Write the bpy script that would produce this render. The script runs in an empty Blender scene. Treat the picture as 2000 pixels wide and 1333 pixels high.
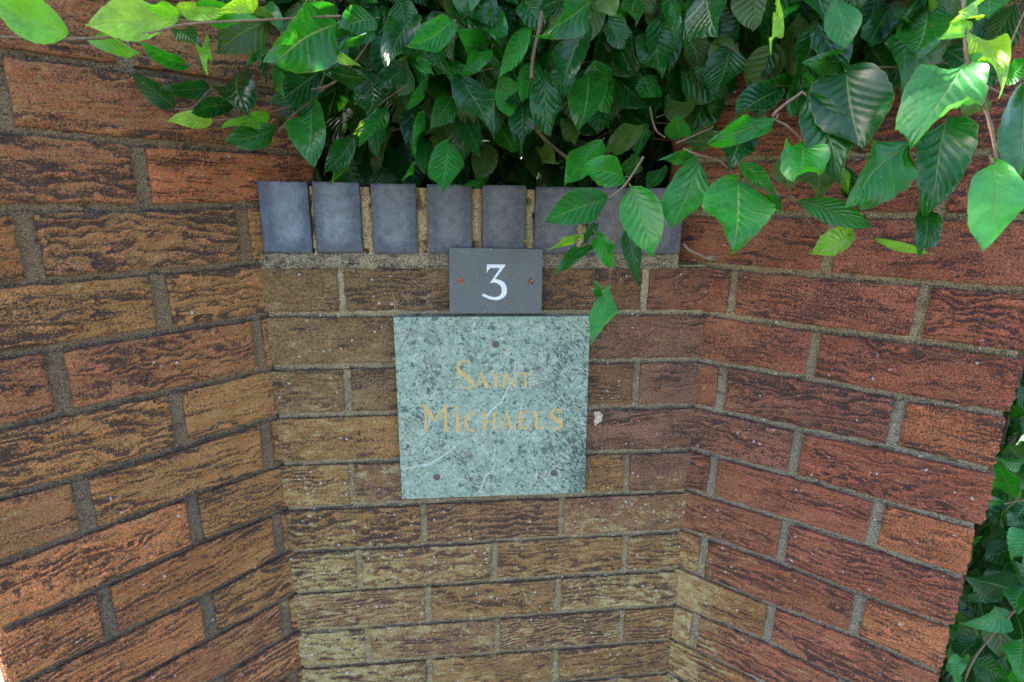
import bpy, bmesh, math, random
import numpy as np
from mathutils import Vector, Matrix

H = 1150.0            # height of the joint under the blue coping above the ground, mm
MM = 0.001
SC = bpy.context.scene
COL = SC.collection

# ------------------------------------------------------------------ camera
cd = bpy.data.cameras.new('camera'); cam = bpy.data.objects.new('camera', cd); COL.objects.link(cam)
Rm = Matrix(((0.9939, 0.0144, -0.1090), (-0.1092, 0.2494, -0.9622), (0.0133, 0.9683, 0.2494)))
cam.matrix_world = Matrix.Translation(Vector((0.2603, -0.7797, 0.0894 + H * MM))) @ Rm.to_4x4()
cd.sensor_width = 36; cd.lens = 36 * 1061.9 / 2000
cd.clip_start = 0.02; cd.clip_end = 500
cd.dof.use_dof = True; cd.dof.focus_distance = 0.78; cd.dof.aperture_fstop = 11
SC.camera = cam

# ------------------------------------------------------------------ light
SUN_DIR = Vector((-0.50, 0.50, 0.71)).normalized()          # towards the sun: behind the wall, to the left
elev = math.asin(SUN_DIR.z); azim = math.atan2(SUN_DIR.x, SUN_DIR.y)
w = bpy.data.worlds.new('World'); SC.world = w; w.use_nodes = True
nt = w.node_tree; bg = nt.nodes['Background']
sky = nt.nodes.new('ShaderNodeTexSky'); sky.sky_type = 'NISHITA'; sky.sun_disc = False
sky.sun_elevation = elev; sky.sun_rotation = azim
sky.air_density = 1.0; sky.dust_density = 3.0; sky.ozone_density = 1.0
nt.links.new(sky.outputs[0], bg.inputs[0]); bg.inputs[1].default_value = 0.15
sl = bpy.data.lights.new('sun', 'SUN'); sl.energy = 4.0; sl.angle = math.radians(0.5); sl.color = (1, .95, .86)
so = bpy.data.objects.new('sun', sl); COL.objects.link(so)
so.rotation_euler = SUN_DIR.to_track_quat('Z', 'Y').to_euler()
vs = SC.view_settings; vs.view_transform = 'Standard'; vs.look = 'None'; vs.gamma = 1; vs.use_curve_mapping = False
vs.exposure = 2.62
SC.cycles.max_bounces = 8; SC.cycles.diffuse_bounces = 4; SC.cycles.transmission_bounces = 4

# surveyed tables, mm: world positions of the nearest leaves, twigs, letter strokes and veins
LEAVES = [
  ('A',[-76,-202,228],[-111,-234,241],37,[0.67,-0.75,-0.02],2),
  ('A',[17,-197,246],[-46,-228,230],33,[0.39,-0.9,0.2],2),
  ('A',[-69,-181,230],[-12,-228,210],19,[-0.67,-0.69,-0.27],2),
  ('A',[6,-162,215],[-4,-223,216],15,[0.91,-0.14,-0.39],1),
  ('A',[13,-174,255],[82,-212,244],22,[-0.5,-0.79,-0.36],1),
  ('A',[4,-171,261],[60,-209,251],16,[-0.55,-0.83,0.14],2),
  ('A',[8,-173,255],[3,-220,247],14,[0.91,-0.02,-0.42],2),
  ('A',[81,-137,265],[41,-187,220],39,[0.69,-0.7,0.18],3),
  ('M',[157,-191,250],[117,-262,198],53,[0.87,-0.5,0.01],0),
  ('A',[24,-157,243],[46,-222,206],11,[-0.12,-0.52,0.85],2),
  ('A',[-16,-129,255],[23,-174,229],21,[-0.3,-0.66,0.69],0),
  ('B',[-48,-80,187],[-78,-102,217],25,[0.21,-0.88,-0.43],0),
  ('B',[-11,-68,211],[-45,-107,201],20,[0.74,-0.53,-0.42],0),
  ('B',[24,-78,227],[55,-162,175],40,[-0.24,-0.57,0.79],0),
  ('B',[17,-87,190],[1,-148,171],21,[0.97,-0.23,-0.1],0),
  ('B',[-1,-100,170],[-39,-122,167],20,[0.45,-0.85,0.26],2),
  ('B',[61,-106,177],[33,-161,162],18,[0.72,-0.5,0.49],2),
  ('B',[69,-110,164],[30,-154,145],28,[0.68,-0.69,0.23],0),
  ('B',[112,-119,190],[121,-193,128],38,[-0.16,-0.64,0.76],0),
  ('B',[158,-121,161],[131,-167,116],22,[0.16,-0.74,0.66],0),
  ('B',[158,-124,147],[135,-162,104],10,[0.62,-0.73,0.31],1),
  ('M',[119,-88,230],[83,-148,184],31,[0.85,-0.52,0.02],0),
  ('M',[59,-73,261],[60,-144,223],15,[0.95,-0.14,0.29],1),
  ('M',[55,-74,257],[73,-142,212],12,[0.11,-0.53,0.84],0),
  ('M',[70,-82,232],[92,-162,194],14,[-0.05,-0.44,0.9],1),
  ('M',[144,-120,276],[123,-172,270],26,[0.83,-0.28,-0.48],0),
  ('M',[144,-174,229],[177,-216,209],10,[-0.7,-0.67,0.23],2),
  ('A',[89,-201,264],[78,-256,238],16,[0.94,-0.27,0.18],2),
  ('A',[57,-109,284],[94,-157,257],24,[-0.39,-0.66,0.64],1),
  ('A',[33,-151,270],[76,-184,265],19,[-0.59,-0.79,0.12],0),
  ('M',[184,-125,275],[155,-162,255],31,[0.65,-0.69,0.32],0),
  ('M',[226,-129,280],[207,-208,218],29,[0.24,-0.64,0.73],0),
  ('M',[265,-158,266],[224,-213,229],27,[0.68,-0.68,0.26],1),
  ('M',[184,-140,259],[162,-211,223],12,[0.96,-0.27,-0.05],1),
  ('M',[128,-111,225],[179,-181,205],23,[-0.79,-0.47,-0.4],0),
  ('M',[176,-128,222],[180,-200,169],37,[-0.05,-0.6,0.8],0),
  ('M',[215,-142,224],[189,-173,198],24,[0.35,-0.74,0.57],0),
  ('M',[228,-120,235],[243,-179,214],14,[-0.73,-0.38,0.56],1),
  ('M',[247,-96,254],[261,-152,217],23,[-0.65,-0.52,0.55],0),
  ('M',[309,-80,263],[271,-141,259],32,[0.84,-0.52,-0.16],1),
  ('M',[309,-103,256],[276,-141,221],19,[0.3,-0.78,0.56],1),
  ('M',[307,-69,304],[312,-150,255],27,[-0.74,-0.38,0.56],0),
  ('M',[332,-13,294],[395,-99,248],41,[-0.73,-0.65,0.21],3),
  ('M',[352,-100,286],[313,-155,216],19,[-0.07,-0.77,0.64],1),
  ('M',[416,-118,286],[377,-187,204],36,[-0.26,-0.67,0.69],0),
  ('M',[414,-146,297],[352,-195,247],32,[0.6,-0.8,0.04],0),
  ('M',[427,-125,304],[429,-186,272],24,[-0.64,-0.37,0.67],3),
  ('M',[461,-150,301],[437,-222,254],24,[0.24,-0.59,0.77],0),
  ('M',[334,-67,247],[337,-117,198],36,[-0.68,-0.53,0.5],0),
  ('M',[274,-118,222],[300,-196,164],41,[-0.07,-0.61,0.79],0),
  ('M',[264,-101,205],[242,-132,169],26,[0.39,-0.8,0.46],0),
  ('M',[318,-49,228],[315,-115,170],25,[0.16,-0.66,0.74],3),
  ('M',[343,-100,204],[336,-156,143],26,[-0.39,-0.65,0.65],0),
  ('M',[319,-61,182],[335,-121,144],28,[-0.47,-0.56,0.68],0),
  ('M',[277,-75,187],[290,-157,139],20,[-0.69,-0.45,0.56],0),
  ('M',[265,-27,209],[272,-110,161],20,[-0.2,-0.5,0.84],3),
  ('M',[213,-17,224],[192,-56,182],24,[0.71,-0.65,0.26],3),
  ('M',[215,-66,197],[219,-118,136],37,[-0.38,-0.71,0.58],0),
  ('M',[232,-92,186],[222,-144,136],13,[-0.03,-0.69,0.72],1),
  ('M',[234,-78,158],[233,-153,118],21,[0.19,-0.46,0.87],0),
  ('M',[259,-124,152],[252,-198,99],39,[-0.18,-0.56,0.81],1),
  ('M',[241,-32,180],[261,-101,142],25,[-0.43,-0.52,0.74],3),
  ('M',[311,18,163],[297,-13,118],36,[-0.21,-0.77,0.6],3),
  ('M',[367,-117,228],[369,-160,158],34,[-0.19,-0.84,0.52],0),
  ('M',[418,-121,232],[396,-184,160],41,[-0.3,-0.68,0.67],0),
  ('M',[410,-48,193],[410,-104,159],25,[-0.28,-0.49,0.82],3),
  ('M',[455,-95,149],[474,-142,174],30,[-0.85,-0.47,-0.24],3),
  ('C',[438,-122,160],[386,-180,112],35,[-0.04,-0.61,0.79],1),
  ('C',[444,-196,116],[389,-215,121],32,[0.33,-0.94,0.01],1),
  ('C',[423,-210,93],[353,-252,73],35,[0.5,-0.86,0.09],1),
  ('C',[453,-154,123],[453,-215,134],20,[-0.91,-0.07,-0.4],0),
  ('C',[501,-157,129],[471,-193,107],19,[0.02,-0.55,0.84],0),
  ('M',[463,-72,284],[464,-139,228],31,[-0.78,-0.41,0.47],0),
  ('M',[510,-73,299],[503,-122,235],43,[-0.58,-0.61,0.54],0),
  ('M',[462,-61,242],[490,-114,200],38,[-0.85,-0.51,0.08],0),
  ('M',[451,-2,308],[461,-69,261],31,[-0.84,-0.39,0.39],3),
  ('M',[483,-30,213],[497,-98,183],28,[-0.86,-0.35,0.37],0),
  ('M',[498,-102,180],[473,-144,138],21,[-0.19,-0.63,0.75],0),
  ('M',[188,-106,190],[167,-171,142],22,[0.15,-0.62,0.77],1),
  ('M',[176,-66,180],[180,-117,137],23,[0.04,-0.64,0.77],0),
  ('M',[234,-104,220],[220,-179,182],12,[0.52,-0.46,0.72],1),
  ('M',[311,7,120],[279,-54,107],12,[0.75,-0.48,0.45],1),
  ('M',[218,-84,130],[207,-135,112],8,[0.4,-0.39,0.83],1),
  ('M',[376,-32,157],[388,-78,138],22,[-0.91,-0.33,0.27],3),
  ('M',[395,-98,311],[354,-154,281],26,[0.71,-0.66,0.26],0),
  ('M',[522,-179,296],[514,-225,250],56,[-0.79,-0.35,0.5],0),
  ('M',[524,-115,302],[513,-182,242],23,[-0.78,-0.35,0.52],0),
  ('M',[512,-111,312],[503,-152,264],14,[-0.58,-0.57,0.59],0),
  ('M',[586,-111,265],[554,-147,208],43,[-0.52,-0.56,0.64],0),
  ('M',[672,-86,318],[619,-143,254],40,[-0.08,-0.72,0.69],3),
  ('M',[582,-211,279],[542,-276,231],8,[-0.44,-0.34,0.83],2),
  ('M',[614,-166,307],[597,-200,271],24,[-0.39,-0.55,0.73],1),
  ('M',[685,-152,313],[653,-197,267],33,[-0.51,-0.41,0.76],3),
  ('M',[729,-181,299],[676,-225,242],29,[0.12,-0.83,0.54],0),
  ('M',[733,-225,290],[689,-270,228],45,[-0.45,-0.54,0.71],0),
  ('M',[743,-117,310],[710,-147,251],40,[-0.3,-0.78,0.55],0),
  ('D',[652,-365,196],[579,-412,133],51,[-0.35,-0.51,0.78],4),
  ('D',[656,-359,221],[600,-396,203],12,[0.44,-0.83,0.35],2),
  ('D',[665,-350,222],[637,-415,174],17,[-0.61,-0.27,0.74],2),
  ('D',[672,-386,123],[622,-441,61],32,[-0.61,-0.28,0.74],4),
  ('D',[672,-345,242],[607,-396,214],14,[0.31,-0.73,0.61],2),
  ('E',[681,-298,147],[602,-343,90],54,[0.24,-0.89,0.38],1),
  ('E',[728,-277,169],[677,-337,89],45,[-0.31,-0.66,0.69],0),
  ('D',[780,-297,194],[719,-369,117],39,[-0.31,-0.56,0.77],0),
  ('D',[769,-251,208],[739,-308,173],22,[-0.56,-0.21,0.8],3),
  ('F',[579,-287,146],[543,-346,114],41,[0.12,-0.53,0.84],1),
  ('F',[560,-237,168],[514,-289,124],35,[0.13,-0.71,0.7],0),
  ('F',[563,-269,167],[487,-306,144],21,[0.37,-0.9,0.25],1),
  ('F',[597,-212,203],[525,-267,169],29,[0.22,-0.7,0.68],0),
  ('F',[635,-255,212],[603,-334,133],60,[-0.54,-0.48,0.7],0),
  ('F',[591,-267,187],[584,-336,118],37,[-0.64,-0.5,0.57],0),
  ('F',[628,-236,162],[597,-303,121],28,[-0.75,-0.05,0.66],0),
  ('F',[649,-216,131],[614,-270,99],41,[0.08,-0.54,0.84],3),
  ('F',[616,-199,138],[599,-247,104],24,[-0.19,-0.53,0.83],3),
  ('E',[526,-279,111],[502,-333,57],56,[-0.23,-0.64,0.74],1),
  ('E',[512,-220,133],[467,-274,67],43,[-0.46,-0.51,0.73],1),
  ('E',[542,-245,130],[558,-287,101],15,[-0.75,-0.55,0.37],1),
  ('E',[574,-300,93],[616,-343,71],21,[-0.74,-0.67,-0.06],1),
  ('E',[691,-312,95],[648,-366,55],21,[-0.15,-0.51,0.85],0),
  ('E',[674,-219,129],[654,-267,92],19,[-0.63,-0.28,0.72],0),
  ('E',[668,-229,127],[651,-260,103],10,[-0.78,-0.06,0.63],2),
  ('E',[596,-217,102],[584,-261,84],13,[-0.55,-0.19,0.82],1),
  ('D',[713,-342,192],[699,-369,200],18,[-0.86,0.35,-0.37],1),
  ('E',[526,-178,140],[478,-237,133],15,[0.76,-0.64,0.11],1),
  ('F',[519,-151,161],[500,-185,178],27,[-0.27,-0.31,-0.91],1),
  ('M',[527,-81,196],[548,-121,206],28,[-0.58,-0.47,-0.67],3),
  ('F',[541,-112,161],[557,-166,162],23,[-0.95,-0.29,-0.1],3),
  ('F',[679,-192,236],[602,-243,220],25,[0.57,-0.76,-0.31],0),
  ('F',[661,-153,216],[584,-171,210],26,[0.23,-0.93,-0.28],0),
  ('D',[781,-321,101],[744,-349,85],10,[-0.33,-0.09,0.94],0),
  ('E',[636,-294,63],[576,-332,48],24,[0.43,-0.83,0.36],2),
  ('E',[651,-307,60],[681,-340,49],8,[-0.72,-0.68,0.08],2),
  ('C',[443,-220,105],[448,-284,44],41,[-0.32,-0.66,0.68],1),
  ('C',[465,-150,62],[469,-191,1],20,[-0.37,-0.79,0.49],0),
  ('C',[413,-208,57],[416,-270,28],19,[-0.53,-0.38,0.76],1),
  ('C',[415,-210,48],[360,-270,27],13,[0.46,-0.65,0.61],0),
  ('C',[404,-197,54],[358,-242,44],8,[0.67,-0.72,0.15],2),
  ('C',[420,-185,66],[396,-221,48],11,[0.08,-0.5,0.86],0),
  ('C',[427,-224,0],[391,-293,-32],25,[0.12,-0.47,0.88],4),
  ('C',[414,-230,-8],[399,-277,14],8,[0.42,-0.48,-0.77],1),
  ('S',[1116,-121,-342],[1059,-130,-279],36,[-0.48,-0.69,-0.54],1),
  ('S',[1154,-93,-299],[1052,-137,-266],23,[0.36,-0.93,-0.1],1),
  ('S',[1077,-137,-341],[1022,-147,-326],18,[0.22,-0.96,0.14],1),
  ('S',[1090,-165,-365],[1032,-204,-376],39,[-0.06,-0.17,0.98],4),
  ('S',[1133,-125,-351],[1065,-159,-356],27,[0.05,-0.25,0.97],0),
  ('S',[1117,-157,-482],[1012,-170,-443],49,[0.13,-0.99,0.03],0),
  ('S',[1181,-93,-528],[1085,-116,-530],33,[0.16,-0.71,0.69],0),
  ('S',[1075,-186,-490],[976,-217,-473],32,[0.32,-0.67,0.67],2),
  ('S',[1100,-179,-453],[1026,-229,-446],31,[0.09,0.03,1.0],1),
  ('S',[1103,-191,-538],[1046,-239,-552],48,[-0.12,-0.14,0.98],1),
  ('S',[1050,-177,-587],[1070,-214,-587],35,[-0.76,-0.43,0.49],0),
  ('S',[999,-202,-547],[920,-262,-524],21,[0.34,-0.09,0.94],2),
  ('S',[1155,-136,-543],[1116,-188,-559],37,[-0.66,0.28,0.69],0),
  ('S',[1057,-126,-550],[1031,-152,-560],13,[-0.31,-0.09,0.95],0),
  ('S',[1135,-111,-616],[1029,-172,-583],34,[0.27,0.07,0.96],0),
]
TWIGS = [
  ('A',2.2,[[-139,-192,226],[-75,-199,225],[-11,-205,230],[27,-207,239],[102,-215,244],[165,-221,248]]),
  ('A',1.2,[[-44,-162,223],[-17,-167,216],[9,-170,214],[23,-170,221],[53,-169,236]]),
  ('B',1.5,[[-47,-83,185],[-26,-85,187],[-2,-82,209],[39,-85,213],[79,-91,208]]),
  ('B',2.0,[[-2,-97,172],[50,-101,179],[100,-102,195],[134,-101,216],[166,-101,227]]),
  ('B',1.5,[[70,-108,161],[88,-105,180],[110,-102,199],[124,-97,227]]),
  ('M',5.2,[[243,-42,329],[270,-53,300],[302,-61,282],[318,-66,270],[335,-71,257]]),
  ('M',4.2,[[369,-103,312],[363,-110,279],[355,-117,249],[352,-124,222]]),
  ('M',5.0,[[340,-31,215],[360,-39,193],[383,-48,166],[410,-57,144]]),
  ('M',1.6,[[287,-93,232],[312,-94,238]]),
  ('M',2.0,[[498,-105,200],[504,-112,175],[516,-116,165]]),
  ('M',1.6,[[110,-111,205],[137,-112,214],[165,-107,244],[180,-103,269]]),
  ('M',1.2,[[162,-116,171],[190,-112,197],[215,-111,213]]),
  ('D',2.3,[[645,-359,245],[646,-366,217],[647,-372,197],[656,-378,175],[664,-386,149],[668,-392,126],[666,-393,121]]),
  ('F',2.0,[[661,-221,224],[717,-226,226],[766,-230,232]]),
  ('F',2.2,[[588,-263,191],[561,-265,170],[573,-269,161],[588,-274,148]]),
  ('F',1.6,[[496,-200,150],[535,-200,167]]),
  ('E',2.0,[[490,-233,142],[504,-236,136],[526,-240,130],[544,-247,113]]),
  ('E',1.3,[[541,-257,113],[567,-263,101],[589,-267,95],[615,-278,63],[629,-280,60],[668,-285,59]]),
  ('E',1.6,[[684,-295,149],[690,-305,114],[693,-309,96]]),
  ('D',1.2,[[716,-339,193],[718,-334,212],[733,-327,247]]),
  ('M',1.2,[[580,-117,268],[598,-123,254],[616,-130,234]]),
  ('M',1.0,[[617,-128,240],[642,-125,262],[688,-121,299]]),
  ('D',1.6,[[675,-346,190],[693,-349,183],[707,-353,176]]),
  ('C',2.2,[[458,-210,135],[439,-215,107],[421,-217,93]]),
  ('C',1.2,[[424,-213,91],[429,-222,57],[424,-230,24],[423,-236,2]]),
  ('C',1.2,[[449,-203,80],[437,-206,61],[433,-208,53],[415,-207,48]]),
  ('S',2.6,[[988,-219,-596],[1007,-208,-545],[1065,-197,-479],[1091,-196,-463]]),
  ('S',1.8,[[1109,-126,-307],[1104,-133,-333],[1079,-137,-359],[1081,-142,-378]]),
  ('S',1.6,[[1072,-141,-338],[1099,-142,-333],[1115,-143,-327]]),
]
STROKES = [
  (0,[(286.7,-145.1,1.41),(284.4,-140.1,1.59),(278.1,-138.1,1.76),(271.3,-140.6,2.82),(267.8,-147.0,4.23),(270.4,-154.2,5.65),(277.9,-161.0,6.35),(284.8,-167.1,6.0),(289.1,-172.7,4.59),(288.3,-177.1,3.18),(284.1,-180.5,2.12),(276.9,-180.5,1.76),(270.6,-176.7,1.41),(267.0,-170.3,1.06)]),
  (0,[(303.0,-156.4,1.76),(296.0,-175.8,2.12),(294.2,-180.0,4.59)]),
  (0,[(301.9,-156.4,2.12),(308.4,-174.2,4.59),(311.0,-180.4,6.71)]),
  (0,[(297.1,-171.2,1.94),(306.2,-171.0,1.94)]),
  (0,[(323.9,-158.2,7.06),(323.9,-162.0,4.59),(324.0,-176.5,4.59),(324.0,-180.7,6.71)]),
  (0,[(335.8,-158.5,6.0),(337.0,-163.3,4.23),(336.4,-176.8,4.23),(336.0,-181.6,6.35)]),
  (0,[(337.7,-159.5,2.82),(345.5,-170.2,2.82),(354.2,-180.3,1.76)]),
  (0,[(354.2,-158.9,2.47),(354.2,-180.3,1.76)]),
  (0,[(358.3,-160.7,3.53),(360.1,-159.2,1.76),(374.5,-159.3,1.76),(376.4,-161.1,3.53)]),
  (0,[(367.5,-160.1,2.82),(368.6,-177.6,3.53),(368.7,-181.5,6.0)]),
  (1,[(218.3,-205.0,4.59),(219.3,-224.2,2.82),(218.0,-243.9,3.53),(217.9,-248.7,6.71)]),
  (1,[(216.5,-205.7,3.53),(224.5,-217.5,4.94),(232.4,-230.9,3.18)]),
  (1,[(232.4,-230.9,2.12),(241.8,-219.0,3.53),(250.6,-206.0,4.23)]),
  (1,[(248.4,-206.7,3.88),(248.9,-241.0,4.23),(249.1,-248.6,7.41)]),
  (1,[(262.1,-211.8,1.76),(265.6,-210.3,3.88),(269.1,-212.0,1.76)]),
  (1,[(266.4,-219.0,7.06),(266.0,-223.7,4.59),(266.2,-242.6,4.94),(266.1,-248.8,7.76)]),
  (1,[(294.4,-223.6,2.12),(290.3,-220.1,2.12),(283.9,-220.7,3.18),(279.6,-227.1,4.59),(278.2,-235.0,5.29),(280.2,-243.1,4.59),(285.6,-248.7,3.18),(292.5,-248.9,1.76)]),
  (1,[(307.4,-220.2,6.71),(307.0,-227.0,3.88),(307.4,-243.0,4.23),(307.4,-248.6,6.35)]),
  (1,[(321.5,-219.5,6.35),(321.9,-227.4,3.88),(321.6,-241.4,3.88),(321.6,-246.7,6.35)]),
  (1,[(308.5,-234.6,2.29),(321.0,-235.8,2.29)]),
  (1,[(341.3,-219.1,1.76),(335.1,-241.9,2.29),(333.3,-248.3,4.59)]),
  (1,[(339.8,-219.0,2.12),(346.0,-240.3,4.59),(348.8,-248.8,7.06)]),
  (1,[(336.0,-240.3,1.76),(345.6,-240.6,1.76)]),
  (1,[(363.4,-220.8,5.29),(361.7,-228.7,4.23),(361.6,-247.9,4.59)]),
  (1,[(361.2,-221.5,2.29),(371.5,-221.0,2.29),(373.7,-223.1,3.18)]),
  (1,[(362.3,-234.3,1.76),(369.0,-234.6,1.76),(369.7,-234.6,3.53)]),
  (1,[(359.7,-248.0,2.47),(371.1,-247.6,2.82),(375.8,-244.9,2.12)]),
  (1,[(384.5,-219.8,7.06),(385.8,-226.5,4.23),(387.1,-247.7,4.59)]),
  (1,[(385.4,-248.5,2.82),(395.9,-248.0,2.82),(400.1,-244.5,1.76)]),
  (1,[(427.2,-224.3,2.12),(423.7,-219.8,2.82),(416.1,-218.8,3.18),(410.1,-222.6,4.59),(410.3,-229.2,5.65),(417.6,-235.1,6.0),(424.5,-240.4,5.65),(426.2,-246.0,4.23),(421.9,-250.3,2.82),(414.3,-250.7,2.12),(407.8,-246.8,1.76)]),
]
VEINS = [
  [(359.3,-112.6,0.88),(354.2,-135.0,1.41),(351.7,-154.0,2.47),(353.2,-165.6,3.18),(346.5,-174.1,4.23),(340.2,-186.6,4.59),(336.5,-196.2,5.29),(330.1,-205.9,6.0),(318.1,-216.4,7.06),(311.6,-225.1,5.29),(309.2,-232.6,1.41)],
  [(369.7,-223.9,1.41),(357.7,-236.6,3.18),(348.3,-238.7,4.59),(333.2,-242.2,2.82),(322.0,-246.5,2.82),(314.2,-257.7,1.06)],
  [(352.0,-236.4,2.12),(354.1,-248.6,3.18),(356.5,-261.9,1.41)],
  [(319.8,-264.0,1.06),(323.1,-282.2,3.88),(320.4,-296.6,4.23),(322.7,-307.1,2.47),(317.6,-319.5,2.82),(310.9,-323.8,4.59),(305.2,-335.8,4.59),(301.3,-347.3,3.53),(295.5,-357.7,1.41)],
  [(371.2,-250.2,1.76),(376.1,-259.6,2.47),(381.1,-266.9,1.06)],
  [(370.8,-278.3,1.76),(380.8,-297.0,2.82),(386.9,-309.9,3.18),(389.4,-329.1,2.82),(386.3,-340.7,1.06)],
  [(180.6,-309.2,2.47),(202.0,-305.0,6.0),(220.6,-302.3,6.71),(235.7,-294.1,6.0),(250.8,-283.4,3.88),(262.1,-273.7,2.82),(277.1,-264.1,2.47),(295.8,-254.7,1.76),(295.5,-234.6,3.53),(295.9,-226.6,0.71)],
  [(234.5,-330.8,1.41),(236.6,-341.0,2.82),(236.0,-351.1,1.41)],
  [(413.6,-331.9,1.41),(422.3,-343.5,3.18),(431.1,-355.8,1.41)],
  [(225.8,-223.4,2.82),(221.2,-240.0,2.47),(212.8,-249.7,1.41),(210.1,-265.6,0.71)],
  [(234.4,-181.9,2.82),(232.3,-193.4,2.12),(235.8,-201.3,1.06)],
]
NUMERAL = [(310.4, 2.4), (337.2, 2.1), (322.0, -18.6), (328.9, -19.9), (335.1, -23.8), (338.8, -31.6), (338.2, -39.6), (333.8, -45.4), (326.4, -48.6), (318.5, -48.2), (311.4, -46.2), (303.1, -42.2), (305.2, -39.0), (312.3, -42.3), (319.3, -44.3), (325.5, -43.8), (329.7, -41.1), (331.6, -35.1), (330.2, -28.9), (325.9, -25.2), (321.0, -23.4), (314.5, -24.4), (328.9, -2.9), (315.7, -2.6), (311.8, -6.1), (309.9, -10.1)]
NCORN = [(257.6, 25.5), (389.4, 23.9), (390.5, -69.3), (256.8, -68.0)]
GCORN = [(177.6, -72.1), (462.7, -73.3), (468.1, -363.0), (179.2, -360.0)]
SCREWS = [(273.4, -20.2), (372.8, -21.9), (323.1, -114.0), (233.3, -324.0), (416.7, -325.3)]


# ------------------------------------------------------------------ helpers
rng = np.random.default_rng(7); random.seed(7)
aL, aR, W = 0.7516, 0.7458, 647.4

def tag(o, label=None, cat=None, group=None, kind=None):
    if label: o['label'] = label
    if cat: o['category'] = cat
    if group: o['group'] = group
    if kind: o['kind'] = kind
    return o

def empty(name, loc=(0, 0, 0), rz=0.0):
    o = bpy.data.objects.new(name, None); COL.objects.link(o)
    o.location = loc; o.rotation_euler = (0, 0, rz); o.empty_display_size = .05
    return o

class MB:
    """collects numpy vertices and quads/tris, plus per-vertex attributes; build() links them as ONE mesh object"""
    def __init__(s): s.v = []; s.f = []; s.n = 0; s.a = {}; s.mi = []
    def add(s, v, f, mi=0, **attr):
        v = np.asarray(v, float); s.v.append(v)
        if s.a and not attr:
            for k, l in s.a.items(): attr[k] = np.zeros((len(v),) + l[0].shape[1:])
        for k, val in attr.items(): s.a.setdefault(k, []).append(np.asarray(val, float))
        s.f.append(np.asarray(f, np.int64) + s.n); s.mi.append(np.full(len(f), mi)); s.n += len(v)
    def build(s, name, mats, parent=None, smooth=True):
        me = bpy.data.meshes.new(name)
        V = np.concatenate(s.v) * MM
        tot = [len(f) for f in s.f]
        loops = np.concatenate([f.ravel() for f in s.f])
        sizes = np.concatenate([np.full(len(f), f.shape[1]) for f in s.f])
        starts = np.concatenate([[0], np.cumsum(sizes)[:-1]])
        me.vertices.add(len(V)); me.vertices.foreach_set('co', V.ravel())
        me.loops.add(len(loops)); me.loops.foreach_set('vertex_index', loops.astype(np.int32))
        me.polygons.add(len(sizes)); me.polygons.foreach_set('loop_start', starts.astype(np.int32))
        me.polygons.foreach_set('loop_total', sizes.astype(np.int32))
        me.polygons.foreach_set('material_index', np.concatenate(s.mi).astype(np.int32))
        me.polygons.foreach_set('use_smooth', np.full(len(sizes), smooth))
        me.update(calc_edges=True); me.validate()
        for k, l in s.a.items():
            A = np.concatenate(l)
            if A.ndim == 1:
                at = me.attributes.new(k, 'FLOAT', 'POINT'); at.data.foreach_set('value', A.astype(np.float32))
            elif A.shape[1] == 2:
                at = me.attributes.new(k, 'FLOAT2', 'POINT'); at.data.foreach_set('vector', A.astype(np.float32).ravel())
            else:
                A = np.concatenate([A, np.ones((len(A), 1))], 1)
                at = me.attributes.new(k, 'FLOAT_COLOR', 'POINT'); at.data.foreach_set('color', A.astype(np.float32).ravel())
        for m in (mats if isinstance(mats, (list, tuple)) else [mats]): me.materials.append(m)
        o = bpy.data.objects.new(name, me); COL.objects.link(o)
        if parent: o.parent = parent
        return o

def grid_faces(nu, nv):
    i = np.arange(nu - 1)[:, None] * nv + np.arange(nv - 1)[None, :]
    i = i.ravel(); return np.stack([i, i + nv, i + nv + 1, i + 1], 1)

def hsh(i, j, seed):
    n = (i.astype(np.int64) * 374761393 + j.astype(np.int64) * 668265263 + int(seed) * 1274126177) & 0xffffffff
    n = ((n ^ (n >> 13)) * 1274126177) & 0xffffffff
    return ((n ^ (n >> 16)) & 0xffff) / 65535.0
def vnoise(x, y, seed=0):
    x = np.asarray(x, float); y = np.asarray(y, float)
    xi = np.floor(x); yi = np.floor(y); fx = x - xi; fy = y - yi
    fx = fx * fx * (3 - 2 * fx); fy = fy * fy * (3 - 2 * fy); xi = xi.astype(int); yi = yi.astype(int)
    a = hsh(xi, yi, seed); b = hsh(xi + 1, yi, seed); c_ = hsh(xi, yi + 1, seed); d = hsh(xi + 1, yi + 1, seed)
    return (a * (1 - fx) + b * fx) * (1 - fy) + (c_ * (1 - fx) + d * fx) * fy
def fbm(x, y, seed=0, o=4):
    s = 0; a = 1; t = 0
    for k in range(o): s = s + a * vnoise(x * 2 ** k, y * 2 ** k, seed + k * 17); t += a; a *= .55
    return s / t
def sst(a, b, x): t = np.clip((x - a) / (b - a), 0, 1); return t * t * (3 - 2 * t)
def srgb(r, g, b):
    f = lambda c: (c / 255 / 12.92) if c / 255 <= .04045 else ((c / 255 + .055) / 1.055) ** 2.4
    return np.array([f(r), f(g), f(b)])

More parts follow.
